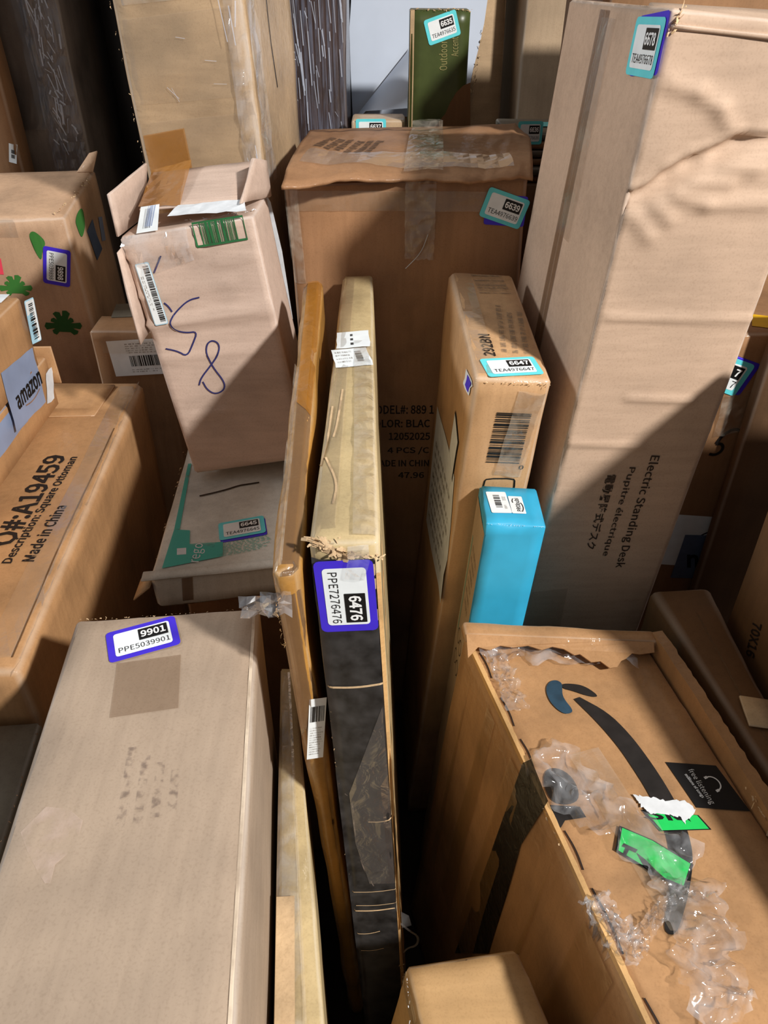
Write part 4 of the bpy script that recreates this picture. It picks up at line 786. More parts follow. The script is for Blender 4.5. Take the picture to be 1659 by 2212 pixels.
tl = box('tall', 'tall upright box covered in brown tape, standing behind the box marked 8', m_tall, seg=.02, r=.008, amp=.006, freq=6, edge=.003, ridges=('tall',))
tc_ = tl.c
FN = lambda s, z: tc_[0].lerp(tc_[1], s).lerp(tc_[4].lerp(tc_[5], s), z)
for z0, z1, mm in ((.66, .74, m_clear), (.755, .82, m_clear), (.83, .875, m_clear2), (.88, .94, m_clear)):
    ribbon(tl, 'packing_tape', [FN(.03, z0), FN(.97, z0 + .004)], [FN(.03, z1), FN(.97, z1 + .006)], mm, .0012, .001, 3, sub_=12)
ribbon(tl, 'packing_tape', [FN(.05, .655), FN(.05, .73)], [FN(.42, .655), FN(.40, .735)], m_amber, .0018, .002, 4, sub_=6, label='amber tape')
RN_ = lambda s, z: tc_[1].lerp(tc_[2], s).lerp(tc_[5].lerp(tc_[6], s), z)
ribbon(tl, 'torn_clear_film', [FN(.86, .66), FN(.86, .78), FN(.86, .93)], [FN(1.0, .66), FN(1.0, .78), FN(1.0, .93)], m_wrap, .002, .012, 6, sub_=10, seed=3, label='bunched clear film down the corner')
ribbon(tl, 'torn_clear_film', [RN_(.02, .68), RN_(.02, .93)], [RN_(.2, .68), RN_(.16, .93)], m_wrap, .002, .008, 4, sub_=16, seed=9)
frayed(tl, 'torn_edge', FN(.005, .66), FN(.005, .94), m_fibre, (-.5, -.4, 0), .008, 46, 4)
frayed(tl, 'torn_edge', RN_(.98, .70), RN_(.98, .93), m_whiteliner, (.5, 0, 0), .01, 36, 5)
stroke(tl, 'split_seam', [RN_(.45, .95), RN_(.47, .86), RN_(.44, .8), RN_(.5, .75)], .004, m_inkc, .0012, smooth_it=1)

b = box('b6647', 'tall kraft box with turquoise sticker 6647 on top, leaning on the standing desk box', m_6647, seg=.02, r=.006, amp=.004)
sticker('b6647', '6647', m_teal, '6647', 'TEA4976647')
text(b, 'printed_text', 't292', '292BN', m_inkc, .0012, bold=.008)
dashes(b, 'printed_lines', 't6647lines', m_greyink, 3, .001, seed=4, gapmax=.03)
bars(b, 'barcode', 'bar6647t', m_greyink, .001, along=False, nb=16); bars(b, 'barcode', 'bar6647', m_black, .001, along=False, nb=34)
text(b, 'printed_text', 'zero6647', '0', m_black, .001)
o_, U_, W_, n_ = frame('out6647'); stroke(b, 'printed_outline', [o_ + U_ * x + W_ * y for x, y in ((.0, 0), (.0, .85), (.08, 1), (.92, 1), (1, .85), (1, 0))], .002, m_black, .001, n_, smooth_it=1)
grid(b, 'packing_tape', 'tape6647', m_clear2, 10, 16, .0014, cr=.004, seed=3, label='wrinkled clear tape')
g = grid(b, 'paper_label', 'white6647', m_whiteliner, 5, 8, .0009, label='large white label on the dark side'); dashes(b, 'printed_lines', sub('white6647', .1, .1, .9, .8), m_greyink, 8, .0013, g, 5)
g = grid(b, 'paper_label', 'lab6647', m_black, 2, 4, .0012); grid(b, 'label_face', sub('lab6647', .05, .04, .93, .96), m_whiteliner, 2, 4, .0016, g)
g = grid(b, 'torn_label', 'torn6647', m_whiteliner, 3, 4, .0014, jag=.06); grid(b, 'label_face', sub('torn6647', .3, .15, .9, .85), m_purple, 2, 3, .0018, g, jag=.08)
bc = b.c
ribbon(b, 'packing_tape', [bc[7].lerp(bc[4], .02) + V((.004, 0, 0)), bc[4] + V((.004, .01, 0))], [bc[7].lerp(bc[4], .02) + V((.03, 0, 0)), bc[4] + V((.03, .01, 0))], m_clear, .001, .001, 2, sub_=16)
frayed(b, 'torn_edge', bc[4] + V((0, -.003, -.004)), bc[5] + V((0, -.003, -.004)), m_fibre, (0, -.5, .3), .006, 34, 2)

bl = box('blue', 'narrow bright blue box standing against the standing desk box', m_blueb, seg=.015, r=.0025, amp=.0012)
for k in ('bl1', 'bl2'):
    g = rounded(bl, 'paper_label', k, m_paper, .08, .001)
    if k == 'bl1': bars(bl, 'barcode', sub(k, .3, .25, .62, .85), m_black, .0014, g, along=False, nb=20); dashes(bl, 'printed_lines', sub(k, .72, .1, .9, .9), m_greyink, 2, .0014, g)
o_, U_, W_ = [V(v) for v in DC['bl2']]
text(bl, 'lettering', (o_ + U_ * .72 + W_ * .12, W_ * .76, -U_ * .34), 'PRObubi', m_black, .0014, bold=.008)
stroke(bl, 'printed_arc', [o_ + U_ * x + W_ * y for x, y in ((.3, .85), (.2, .7), (.24, .6))], .0012, m_black, .0014, smooth_it=2)
stroke(bl, 'printed_arc', [o_ + U_ * x + W_ * y for x, y in ((.76, .1), (.9, .3), (.88, .5), (.78, .62))], .0012, m_black, .0014, smooth_it=2)
bc = bl.c
LQ = (bc[3].lerp(bc[7], .02) + V((0, -.004, 0)), (bc[0] - bc[3]) * .92, (bc[7] - bc[3]) * .965)
g = grid(bl, 'kraft_side', LQ, m_kside, 3, 20, .0008, label='grey-brown kraft side panel with icons')
bars(bl, 'teal_stripe', sub(LQ, .12, .72, .2, .93), m_tealink, .0012, g, nb=3)
dashes(bl, 'printed_lines', sub(LQ, .3, .80, .85, .93), m_greyink, 6, .0012, g, 7)
for i in range(4):
    o_, U_, W_, n_ = frame(sub(LQ, .25 + .3 * (i % 2), .66 + .05 * (i // 2), .5 + .3 * (i % 2), .69 + .05 * (i // 2)))
    stroke(bl, 'printed_icon', [o_ + U_ * (.5 + .5 * math.cos(a)) + W_ * (.5 + .5 * math.sin(a)) for a in [k * .7 for k in range(10)]], .0016, m_ink, .0012, n_, g, smooth_it=0)
frayed(bl, 'torn_edge', bc[4] + V((0, -.001, 0)), bc[5] + V((0, -.001, 0)), m_whiteliner, (0, -.4, .3), .003, 40, 3)

fb = box('flat', 'upright flat box with a black front edge and violet sticker 6476', m_flat, name='flat_pack_box', seg=.014, r=.004, amp=.0022, freq=7, edge=.0015)
fc = fb.c
FQ = lambda s, z: fc[0].lerp(fc[1], s).lerp(fc[4].lerp(fc[5], s), z)
FN6 = (fc[1] - fc[0]).cross(fc[4] - fc[0]).normalized()
bf = ribbon(fb, 'black_front', [FQ(.0, .02), FQ(.0, .5), FQ(.0, .985)], [FQ(.93, .02), FQ(.93, .5), FQ(.93, .985)], m_blackface, .0022, 0, 16, sub_=34, n=FN6, label='scuffed black front strip')
for z, s0, s1, wd in ((.50, .05, .9, .0022), (.51, .1, .95, .001), (.535, .05, .95, .0012), (.455, .05, .55, .0012), (.655, .5, .98, .0018), (.42, .1, .6, .0008), (.845, .03, .97, .0026)):
    stroke(fb, 'white_crease', [FQ(s0, z), FQ((s0 + s1) / 2, z - .001), FQ(s1, z + .004)], wd, m_fibre, .0028, FN6, parent=bf)
stroke(fb, 'white_crease', [FQ(.12, .70), FQ(.25, .69), FQ(.22, .64), FQ(.30, .58), FQ(.5, .545)], .0012, m_stain, .0028, FN6, parent=bf, smooth_it=1)
ribbon(fb, 'clear_film_patch', [FQ(.20, .70), FQ(.22, .62), FQ(.42, .55)], [FQ(.9, .82), FQ(.93, .68), FQ(.93, .55)], m_haze, .0030, .0006, 5, bf, sub_=6, n=FN6)
for cx, z, rr in ((.3, .955, .22), (.62, .975, .3), (.78, .962, .2), (.12, .965, .18), (.9, .93, .2)):
    ps = [FQ(min(.9, max(.04, cx + rr * math.cos(a))), z + rr * .045 * math.sin(a)) for a in [k * math.pi / 8 for k in range(4, 18)]]
    ps = [p for p in ps if True]
    stroke(fb, 'printed_ring', ps, .0028, m_fibre, .0028, FN6, bf, smooth_it=0)
sticker('flat', '6476', m_purple, '6476', 'PPE7276476', up=.0022)
edge = []
rnd = random.Random(3)
ribbon(fb, 'corrugated_edge', [FQ(.94, .02), FQ(.93, .3), FQ(.95, .6), FQ(.93, .97)], [FQ(1.0, .02), FQ(1.0, .3), FQ(1.0, .6), FQ(1.0, .97)], m_corr, .0026, .0015, 3, sub_=30, n=FN6, label='bare corrugated board edge')
RQ = lambda s, z: fc[1].lerp(fc[2], s).lerp(fc[5].lerp(fc[6], s), z)
for s0 in (.012, .035, .06): ribbon(fb, 'corrugated_edge', [RQ(s0, .2), RQ(s0, .99)], [RQ(s0 + .012, .2), RQ(s0 + .012, .99)], m_corr, .001, .0015, 1, sub_=40, seed=int(s0 * 1000))
frayed(fb, 'torn_edge', FQ(.06, 1.0), FQ(.55, .987), m_fibre, (.0, -.5, .4), .020, 130, 21, 'crushed frayed corner')
frayed(fb, 'torn_edge', FQ(.5, .99), FQ(1, .985), m_fibre, (.1, -.5, .3), .010, 50, 22)
frayed(fb, 'torn_edge', FQ(.02, .45), FQ(.02, .84), m_fibre, (-.6, -.2, 0), .006, 40, 23)
frayed(fb, 'torn_edge', FQ(1.0, .33), FQ(.96, .39), m_fibre, (.5, -.5, 0), .014, 30, 24)
film_strip(fb, 'torn_clear_film', [FQ(.68, .999), FQ(.68, .985), FQ(.64, .968)], .022, m_wrap, .004, .006, 4, 3)
TQ = lambda s, y: fc[4].lerp(fc[5], s).lerp(fc[7].lerp(fc[6], s), y)
ribbon(fb, 'packing_tape', [TQ(.04, .0), TQ(.04, .98)], [TQ(.36, .0), TQ(.42, .98)], m_clear, .001, .001, 3, sub_=24)
ribbon(fb, 'packing_tape', [TQ(.62, .01), TQ(.58, .3), TQ(.5, .62)], [TQ(.97, .01), TQ(.97, .3), TQ(.97, .62)], m_clear2, .0014, .004, 4, sub_=16, label='wrinkled clear tape')
for q in (((.3, .42), (.25, .3), (.2, .26)), ((.1, .2), (.35, .13), (.3, .08)), ((.12, .36), (.1, .25), (.02, .18))):
    stroke(fb, 'paper_tear', [TQ(s, y) for s, y in q], .0022, m_fibre, .0014)
for k in ('fl1', 'fl2'):
    fq = settle(fb, k); fs_ = Stiff(fb); g = grid(fs_, 'shipping_label', fq, m_paper, 4, 4, .0015, jag=.02)
    if k == 'fl2': bars(fs_, 'barcode', sub(fq, .62, .25, .8, .8), m_black, .0019, g, along=False, nb=14); dashes(fs_, 'printed_text', sub(fq, .08, .2, .55, .9), m_greyink, 4, .0019, g, 3)
    else: dashes(fs_, 'printed_text', sub(fq, .42, .1, .52, .9), m_black, 3, .0019, g, 6)
bx_ = fb.bvh
th = V((fc[1].x, fc[1].y, 0)).lerp(V((fc[5].x, fc[5].y, fc[5].z)), .47)
hang = Thing.__new__(Thing); hang.base = fb.base; hang.root = fb.root; hang.bvh = None
thr = [th, th + V((.012, 0, -.02)), th + V((.024, 0, -.035)), th + V((.022, 0, -.06)), th + V((.010, 0, -.066)), th + V((.004, .0, -.08))]
stroke(hang, 'tape_thread', thr, .003, m_wrap, 0, V((0, -1, .3)).normalized(), label='dangling strip of clear tape')
ribbon_pts = [th + V((.0, 0, .03)), th + V((.010, 0, .02)), th + V((.014, .0, -.005)), th + V((.002, 0, -.012))]
hang.add('torn_clear_film', ribbon_pts, [[0, 1, 2, 3]], m_wrap, None, False)

tb = box('taped', 'thin upright flat box wrapped in amber and clear tape, left of the black-fronted one', m_taped, name='flat_pack_box', seg=.014, r=.006, amp=.005, freq=9, edge=.003)
t4 = tb.c
TF = lambda s, z: t4[0].lerp(t4[1], s).lerp(t4[4].lerp(t4[5], s), z)
TT = lambda s, y: t4[4].lerp(t4[5], s).lerp(t4[7].lerp(t4[6], s), y)
ribbon(tb, 'packing_tape', [TT(.02, .0), TT(.02, .6)], [TT(.35, .0), TT(.3, .6)], m_clear2, .001, .003, 3, sub_=24)
ribbon(tb, 'packing_tape', [TT(.3, .0), TT(.3, .5)], [TT(.98, .0), TT(.98, .4)], m_browntape, .0008, .001, 3, sub_=24, label='brown tape')
ribbon(tb, 'packing_tape', [TT(.25, .45), TT(.25, .99)], [TT(.98, .4), TT(.98, .99)], m_amber, .0012, .002, 3, sub_=24, label='amber tape')
ribbon(tb, 'packing_tape', [TF(.02, .77), TF(.02, .975)], [TF(.98, .77), TF(.98, .975)], m_browntape, .0008, .001, 3, sub_=12)
tls = settle(tb, 'tl'); tbs = Stiff(tb)
g = grid(tbs, 'shipping_label', tls, m_paper, 3, 6, .0013)
bars(tbs, 'barcode', sub(tls, .1, .63, .95, .88), m_black, .0017, g, nb=24); dashes(tbs, 'printed_text', sub(tls, .12, .07, .92, .55), m_greyink, 12, .0017, g, 4)
for i, (s_, z_) in enumerate(((-.75, .985), (.0, .985))):
    p = TF(s_, z_); rnd = random.Random(i + 2); co = []; fs = []
    for a in range(5):
        for bb in range(5): co.append(p + V((a * .007 - .012, -.006 - rnd.random() * .012, bb * .006 - .02 + rnd.uniform(-.003, .003))))
    fs = [[a * 5 + bb, a * 5 + bb + 1, a * 5 + bb + 6, a * 5 + bb + 5] for a in range(4) for bb in range(4)]
    tb.add('torn_clear_film', co, fs, m_wrap, None, False)
frayed(tb, 'torn_edge', TF(0, .91), TF(0, .975), m_corr, (-.5, -.4, 0), .009, 36, 6)

th_ = box('thin', 'low flat box on edge wrapped in clear film, squeezed beside the box with sticker 9901', m_flat, name='flat_pack_box', seg=.014, r=.004, amp=.002)
hc = th_.c
HT = lambda s, y: hc[4].lerp(hc[5], s).lerp(hc[7].lerp(hc[6], s), y)
ribbon(th_, 'stretch_wrap', [HT(.02, .02), HT(.02, .98)], [HT(.62, .02), HT(.55, .98)], m_wrap, .001, .004, 4, sub_=40, label='wrinkled clear film')
stroke(th_, 'film_seam', [HT(.63, .02), HT(.62, .5), HT(.56, .98)], .003, m_clear2, .002, smooth_it=0)
grid(Stiff(th_), 'paper_label', settle(th_, (HT(.05, .12), HT(.42, .12) - HT(.05, .12), HT(.05, .42) - HT(.05, .12))), m_fibre, 2, 6, .0045, label='plain tan label')

b = box('small', 'small plain tan box at the bottom edge, half in shadow', m_small, seg=.012, r=.005, amp=.002, ridges=('small',))
sc = b.c
ST = lambda s, y: sc[4].lerp(sc[5], s).lerp(sc[7].lerp(sc[6], s), y)
stroke(b, 'flap_seam', [ST(.47, .02), ST(.51, .5), ST(.53, .985)], .0022, m_inkc, .0008, smooth_it=0)
ribbon(b, 'packing_tape', [ST(.0, .05) + V((-.004, 0, -.03)), ST(.0, .98) + V((-.004, 0, -.03))], [ST(.0, .05) + V((-.001, 0, -.004)), ST(.0, .98) + V((-.001, 0, -.004))], m_clear2, .0012, .003, 2, sub_=14)
frayed(b, 'torn_edge', sc[7], sc[7] + V((.004, -.06, -.004)), m_whiteliner, (-.3, 0, .4), .006, 14, 3)

# ------------------------------------------------------------------ the left side
b6 = box('b6645', 'shallow white and teal box with sticker 6645 lying under the box marked 8', m_white, seg=.018, r=.004, amp=.005, freq=8, edge=.002)
poly(b6, 'teal_print', DC['r1'], m_tealink, .0016); poly(b6, 'teal_print', DC['r2'], m_tealink, .0016)
text(b6, 'printed_text', 'rtext', 'rego', m_whiteliner, .0022); grid(b6, 'printed_dot', 'rdot', m_whiteliner, 2, 2, .0021)
dashes(b6, 'printed_lines', 'rprint', m_tealink, 9, .0014, None, 3, .35)
stroke(b6, 'torn_slit', DC['rtear'], .004, m_ink, .0016, label='brown tear in the top')
grid(b6, 'brown_tape', 'rfronttape', m_browntape, 2, 4, .001)
sticker('b6645', '6645', m_teal, '6645', 'TEA4976645', '6645u')
c6 = b6.c
frayed(b6, 'torn_edge', c6[4], c6[5], m_fibre, (0, -.6, .2), .010, 50, 4); frayed(b6, 'torn_edge', c6[4], c6[7], m_fibre, (-.6, 0, .1), .009, 30, 5)
slab(b6, 'lid_edge', [c6[4] + V((-.012, -.010, .001)), c6[5] + V((0, -.008, .001)), c6[5] + V((0, .006, .004)), c6[4] + V((-.012, .006, .004))], .003, m_white)
slab(b6, 'loose_corner', [c6[4] + V((-.03, -.01, -.035)), c6[4] + V((-.004, -.008, -.012)), c6[4] + V((-.004, .03, -.012)), c6[4] + V((-.028, .03, -.03))], .003, m_fibre)
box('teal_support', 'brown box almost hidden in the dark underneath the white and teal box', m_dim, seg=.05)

b8 = box('b8', 'pale box marked with a pen 8, green barcode and raised torn flaps', m_b8, seg=.008, r=.004, amp=.002, ridges=('b8_a', 'b8_b'))
for k in ('s1', 's2', 's3', 's4'): stroke(b8, 'pen_mark', DC[k], .0021, m_pen, .0016, label='blue pen scribble' if k == 's3' else ('handwritten blue 8' if k == 's4' else None))
o_, U_, W_, n_ = frame('b8bar')
stroke(b8, 'barcode_frame', [o_, o_ + U_, o_ + U_ + W_, o_ + W_, o_, o_ + U_ * .02], .003, m_greenink, .0014, n_, smooth_it=0)
bars(b8, 'barcode', sub('b8bar', .12, .03, .84, .97), m_greenink, .0014, nb=20, fill=.66, label='green printed barcode')
q8 = settle(b8, 'b8lab'); s8 = Stiff(b8)
g = rounded(s8, 'paper_label', q8, m_skyblue, .12, .0010, label='long white barcode label'); rounded(s8, 'label_face', sub(q8, .015, .05, .985, .95), m_paper, .1, .0014, g)
bars(s8, 'barcode', sub(q8, .05, .5, .95, .9), m_marker, .0018, g, nb=60, fill=.6, seed=4); dashes(s8, 'printed_text', sub(q8, .2, .12, .8, .38), m_greyink, 2, .0018, g, 3)
slab(b8, 'top_flap', DC['b8_top'], .004, m_b8, label='far flap propped open', amp=.002)
slab(b8, 'side_flap', DC['b8_left'], .004, m_b8, label='torn left flap standing up', amp=.002)
slab(b8, 'side_flap', DC['b8_hang'], .003, m_b8, label='loose flap hanging down the left side', amp=.002)
slab(b8, 'side_flap', DC['b8_right'], .004, m_b8, label='raised right flap', amp=.002)
P = [V(p) for p in DC['b8_topamber']]
hb = Thing.__new__(Thing); hb.base = b8.base; hb.root = b8.root; hb.bvh = None
up2 = (P[1] - P[0]).cross(P[3] - P[0]).normalized()
def loose_grid(t, name, P, mat, nx, ny, off, cr, seed, label=None):
    rnd = random.Random(seed); n = (P[1] - P[0]).cross(P[3] - P[0]).normalized(); co = []
    for j in range(ny + 1):
        for i in range(nx + 1): q_ = P[0].lerp(P[1], i / nx).lerp(P[3].lerp(P[2], i / nx), j / ny); co.append(q_ + n * (off + pleat(q_, seed) * cr))
    fs = [[j * (nx + 1) + i, j * (nx + 1) + i + 1, (j + 1) * (nx + 1) + i + 1, (j + 1) * (nx + 1) + i] for j in range(ny) for i in range(nx)]
    return t.add(name, co, fs, mat, None, not cr, label=label)
loose_grid(hb, 'packing_tape', P, m_amber, 6, 6, .002, .003, 3, 'amber tape')
loose_grid(hb, 'white_liner', [V(p) for p in DC['b8_white']], m_whiteliner, 8, 3, .001, .003, 4, 'torn white paper lining')
slab(b8, 'white_liner', DC['b8_strip'], .004, m_whiteliner, label='white lining edge of the right flap')
c8_ = b8.c
frayed(b8, 'torn_edge', c8_[4].lerp(c8_[5], .45) + V((0, .03, .0)), c8_[5] + V((0, .03, .0)), m_whiteliner, (0, -.3, .3), .008, 40, 5)
T8 = lambda s, d: c8_[4].lerp(c8_[5], s) + V((0, .001, 0)) - (c8_[4] - c8_[0]).normalized() * d
ribbon(b8, 'torn_clear_film', [T8(.0, .06), T8(.5, .045)], [T8(.0, -.0), T8(.5, .0)], m_wrap, .002, .006, 5, sub_=14, seed=5, label='crinkled clear tape')
g = loose_grid(hb, 'paper_label', [T8(.13, .004) + V((0, .0, .004)), T8(.29, .004) + V((0, .0, .004)), T8(.31, -.026) + V((0, .03, 0)), T8(.17, -.026) + V((0, .03, 0))], m_paper, 2, 2, .002, 0, 3)
bars(hb, 'barcode', (T8(.2, .001) + V((0, .002, .0065)), T8(.26, .001) - T8(.2, .001), V((.004, .022, .022))), m_silver, .004, g, nb=12)

lf = box('leaf', 'brown box at the left with green leaf prints and violet sticker 9898', m_leaf, seg=.02, r=.007, amp=.004, edge=.003, ridges=('leaf', 'leafT'))
poly(lf, 'leaf_print', DC['leaf1'], m_leafink, .001, rnd_=2); poly(lf, 'leaf_print', DC['leaf2'], m_leafink, .001, rnd_=2)
def monstera(t, d, mat):
    o, U, W, n = frame(d); ctr = o + U * .5 + W * .2; co = []; k = 8
    for i in range(k):
        a = math.radians(-40 + 260 * i / (k - 1)); r0 = .52 + .1 * math.sin(i * 2.3)
        for da, rr in ((-16, r0 * .66), (-14, r0 * .95), (0, r0 * 1.05), (13, r0), (15, r0 * .66)): co.append(ctr + U * (math.cos(a + math.radians(da)) * rr) + W * (math.sin(a + math.radians(da)) * rr * 1.25 + .12))
    poly(t, 'leaf_print', co, mat, .001, n)
monstera(lf, 'mon1', m_leafink); monstera(lf, 'mon2', m_leafdark)
poly(lf, 'silver_label', DC['diamond'], m_slate, .0012); grid(lf, 'silver_label', 'sliver', m_silver, 1, 3, .0012)
grid(lf, 'coral_label', 'pink', m_rose, 2, 2, .001); grid(lf, 'packing_tape', 'ltape', m_clear2, 6, 2, .001, cr=.001)
sticker('leaf', '9898', m_purple, '9898', 'PPE5039898')
frayed(lf, 'torn_edge', lf.c[5] + V((-.02, 0, 0)), lf.c[5].lerp(lf.c[6], .8), m_fibre, (.2, -.2, .6), .014, 44, 7)
slab(lf, 'torn_corner', [lf.c[6] + V((-.03, -.03, .0)), lf.c[6] + V((.004, -.03, .0)), lf.c[6] + V((.012, .0, .035)), lf.c[6] + V((-.006, .002, .03))], .004, m_leaf)

up_ = box('upper_parcel', 'upper of the two parcels at the left edge, silver tape printed amazon on its side', m_ottoman, name='parcel', seg=.02, r=.004, amp=.002)
lw = box('lower_parcel', 'lower parcel at the left edge, flat on the ottoman box', m_ottoman, name='parcel', seg=.02, r=.004, amp=.002)
g = rounded(up_, 'paper_label', 'j1bar', m_skyblue, .1, .001, label='white and blue barcode label'); rounded(up_, 'label_face', sub('j1bar', .06, .03, .94, .97), m_paper, .1, .0014, g)
bars(up_, 'barcode', sub('j1bar', .3, .1, .75, .9), m_marker, .0018, g, along=False, nb=26)
tp_ = grid(up_, 'silver_tape', 'jtape', m_silver, 5, 5, .0012, jag=.01, label='silver-blue packing tape')
text(up_, 'lettering', 'jtext', 'amazon', m_black, .0018, tp_, .012)
o_, U_, W_, n_ = frame('jtext'); stroke(up_, 'printed_curve', [o_ + U_ * .25 - W_ * .15, o_ + U_ * .45 - W_ * .32, o_ + U_ * .65 - W_ * .3, o_ + U_ * .85 - W_ * .1], .002, m_amber, .0018, n_, tp_)
tq = [V(p) for p in DC['jtape']]
grid(lw, 'silver_tape', (V((-.56, .93, .90)), V((0, .13, 0)), V((0, 0, .05))), m_silver, 4, 3, .0012, jag=.03)
grid(lw, 'paper_label', 'jstrip', m_whiteliner, 2, 4, .0016, jag=.06)
grid(up_, 'paper_label', 'jtop', m_whiteliner, 2, 2, .001)
slab(lw, 'end_flap', [V((-.60, 1.184, .90)), V((-.548, 1.182, .90)), V((-.552, 1.186, .965)), V((-.60, 1.184, .965))], .004, m_ottoman)

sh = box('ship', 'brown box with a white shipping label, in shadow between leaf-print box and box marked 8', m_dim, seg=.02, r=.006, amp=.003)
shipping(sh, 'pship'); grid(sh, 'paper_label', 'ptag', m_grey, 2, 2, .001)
grid(sh, 'packing_tape', (V((-.543, 1.335, .885)), V((.15, 0, 0)), V((0, 0, .04))), m_clear, 4, 2, .001, cr=.002)
gy = box('grey', 'dull grey-brown box top at the left edge below the ottoman box', m_grey, seg=.03, r=.004, amp=.002)
frayed(gy, 'torn_edge', gy.c[6], gy.c[5], m_dim, (.4, 0, .3), .008, 40, 3)

# ------------------------------------------------------------------ the back
dk = box('dark_tall', 'tall dark box wrapped in smoky film at the upper left corner', m_dark, seg=.04, r=.006, amp=.004)
dc = dk.c
DF = lambda s, z: dc[0].lerp(dc[1], s).lerp(dc[4].lerp(dc[5], s), z)
ribbon(dk, 'stretch_wrap', [DF(.88, .55), DF(.88, .7), DF(.87, .95)], [DF(.995, .55), DF(.995, .7), DF(.995, .95)], m_wrapstreak, .002, .012, 8, sub_=16, seed=4, label='shiny bunched stretch film')
grid(dk, 'stretch_wrap', (DF(.6, .6), DF(.9, .6) - DF(.6, .6), DF(.6, .9) - DF(.6, .6)), m_smoky, 8, 8, .0015, cr=.004)
stroke(dk, 'film_fold', [DF(.78, .80), DF(.82, .775), DF(.845, .745)], .008, m_wrap, .004)
et = box('edge_tan', 'narrow tan box at the far left edge in front of the dark wrapped box', m_dim, seg=.03, r=.006, amp=.004)
g = grid(et, 'paper_label', 'edge_lab', m_paper, 2, 3, .001); dashes(et, 'printed_text', sub('edge_lab', .3, .2, .9, .7), m_marker, 2, .0014, g, 4, .8)
for i in range(3):
    t = Thing('black_panel', 'black flat panel standing upright in the dark gap behind the leaf-print box', 'panel', (-.585 + i * .085, 2.12, 0), 'black panels in the dark gap')
    x = -.585 + i * .085
    co, fs, wr = hex_surface([(x - .034, 2.0 + .03 * i, 0), (x + .034, 2.0 + .03 * i, 0), (x + .034, 2.28, 0), (x - .034, 2.28, 0), (x - .04, 2.0 + .03 * i, 1.9), (x + .028, 2.0 + .03 * i, 1.9), (x + .028, 2.28, 1.9), (x - .04, 2.28, 1.9)], .08, .006, .003)
    t.add('panel_board', co, fs, m_blackload); t.skin(co, fs)
    ribbon(t, 'edge_trim', [V((x + .006, 2.0 + .03 * i, .6)), V((x + .002, 2.0 + .03 * i, 1.85))], [V((x + .022, 2.0 + .03 * i, .6)), V((x + .018, 2.0 + .03 * i, 1.85))], m_dark, .003, 0, 1)
bag = Thing('plastic_bag', 'crumpled black plastic bag between the leaf-print box and the tall taped box', 'bag', (-.5, 1.85, 0))
co = []; fs = []; rnd = random.Random(4); nu, nv = 22, 26
for j in range(nv + 1):
    z = 1.29 * j / nv; rr = 1 - .72 * (j / nv) ** 2.5
    for i in range(nu):
        a = 2 * math.pi * i / nu; k = 1 + .22 * noise.noise(Vector((math.cos(a) * 2.6, math.sin(a) * 2.6, z * 6))) + .1 * noise.noise(Vector((math.cos(a) * 7, math.sin(a) * 7, z * 9)))
        co.append(V((-.5 + .03 * (j / nv), 1.86, 0)) + V((math.cos(a) * .10 * rr * k, math.sin(a) * .075 * rr * k, z)))
for j in range(nv):
    for i in range(nu): fs.append([j * nu + i, j * nu + (i + 1) % nu, (j + 1) * nu + (i + 1) % nu, (j + 1) * nu + i])
fs.append(list(range(nu))[::-1]); fs.append([nv * nu + i for i in range(nu)])
bag.add('bag_skin', co, fs, m_blackfilm, None, False)
wr_ = box('wrapped', 'dark brown column wrapped in shiny streaked stretch film at the back', m_brownwrap, seg=.03, r=.008, amp=.006)
wc = wr_.c
WF = lambda s, z: wc[0].lerp(wc[1], s).lerp(wc[4].lerp(wc[5], s), z)
for i in range(9):
    s0 = .02 + i * .105
    ribbon(wr_, 'stretch_wrap', [WF(s0, .55), WF(s0 + .02, .75), WF(s0 - .01, .98)], [WF(s0 + .11, .55), WF(s0 + .07, .75), WF(s0 + .1, .98)], m_wrapstreak, .002, .007, 3, sub_=8, seed=i + 3)
rnd = random.Random(12)
for i in range(60):  # bright glints of the creased wrap, painted as pale strokes
    s_, z_ = rnd.uniform(.03, .97), rnd.uniform(.59, .76); L_ = rnd.uniform(.01, .07) * rnd.uniform(.3, 1); dx = rnd.uniform(-.06, .0)
    stroke(wr_, 'film_crease_glint', [WF(s_, z_), WF(s_ + dx * .5, z_ + L_ * .5), WF(max(0.02, min(.98, s_ + dx)), z_ + L_)], rnd.uniform(.0006, .0026), m_crease_glint, .006, V((0, -1, 0)), smooth_it=1)
for i in range(90):  # painted blue-white highlights on the bunched film
    s_, z_ = rnd.gauss(.945, .02), rnd.uniform(.57, .78); L_ = rnd.uniform(.003, .022)
    stroke(dk, 'film_crease_glint', [DF(s_, z_), DF(s_ + rnd.uniform(-.02, .008), z_ + L_)], rnd.uniform(.0008, .0035), m_crease_glint, .012, V((0, -1, 0)), smooth_it=0)
for i in range(9):  # painted glints on the film at the corner
    s_, z_ = rnd.uniform(.86, .99), rnd.uniform(.66, .88); L_ = rnd.uniform(.01, .05)
    stroke(tl, 'film_crease_glint', [FN(s_, z_), FN(s_ - rnd.uniform(-.05, .05), z_ + L_)], rnd.uniform(.0008, .002), m_crease_glint, .012, V((0, -1, 0)), smooth_it=0)
for i in range(5):  # pale strokes paint the shine along tape wrinkles
    s_, z_ = rnd.uniform(.2, .8), rnd.uniform(.70, .84)
    stroke(tl, 'tape_wrinkle_glint', [FN(s_, z_), FN(s_ + rnd.uniform(.03, .14), z_ - rnd.uniform(0, .012))], rnd.uniform(.0005, .001), m_crease_glint, .003, V((0, -1, 0)), smooth_it=0)
bd = box('board', 'large opened tan board leaning at the back with a white liner peeling off', m_tall, name='cardboard_sheet', cat='board', seg=.03, r=.003, amp=.008, freq=4)
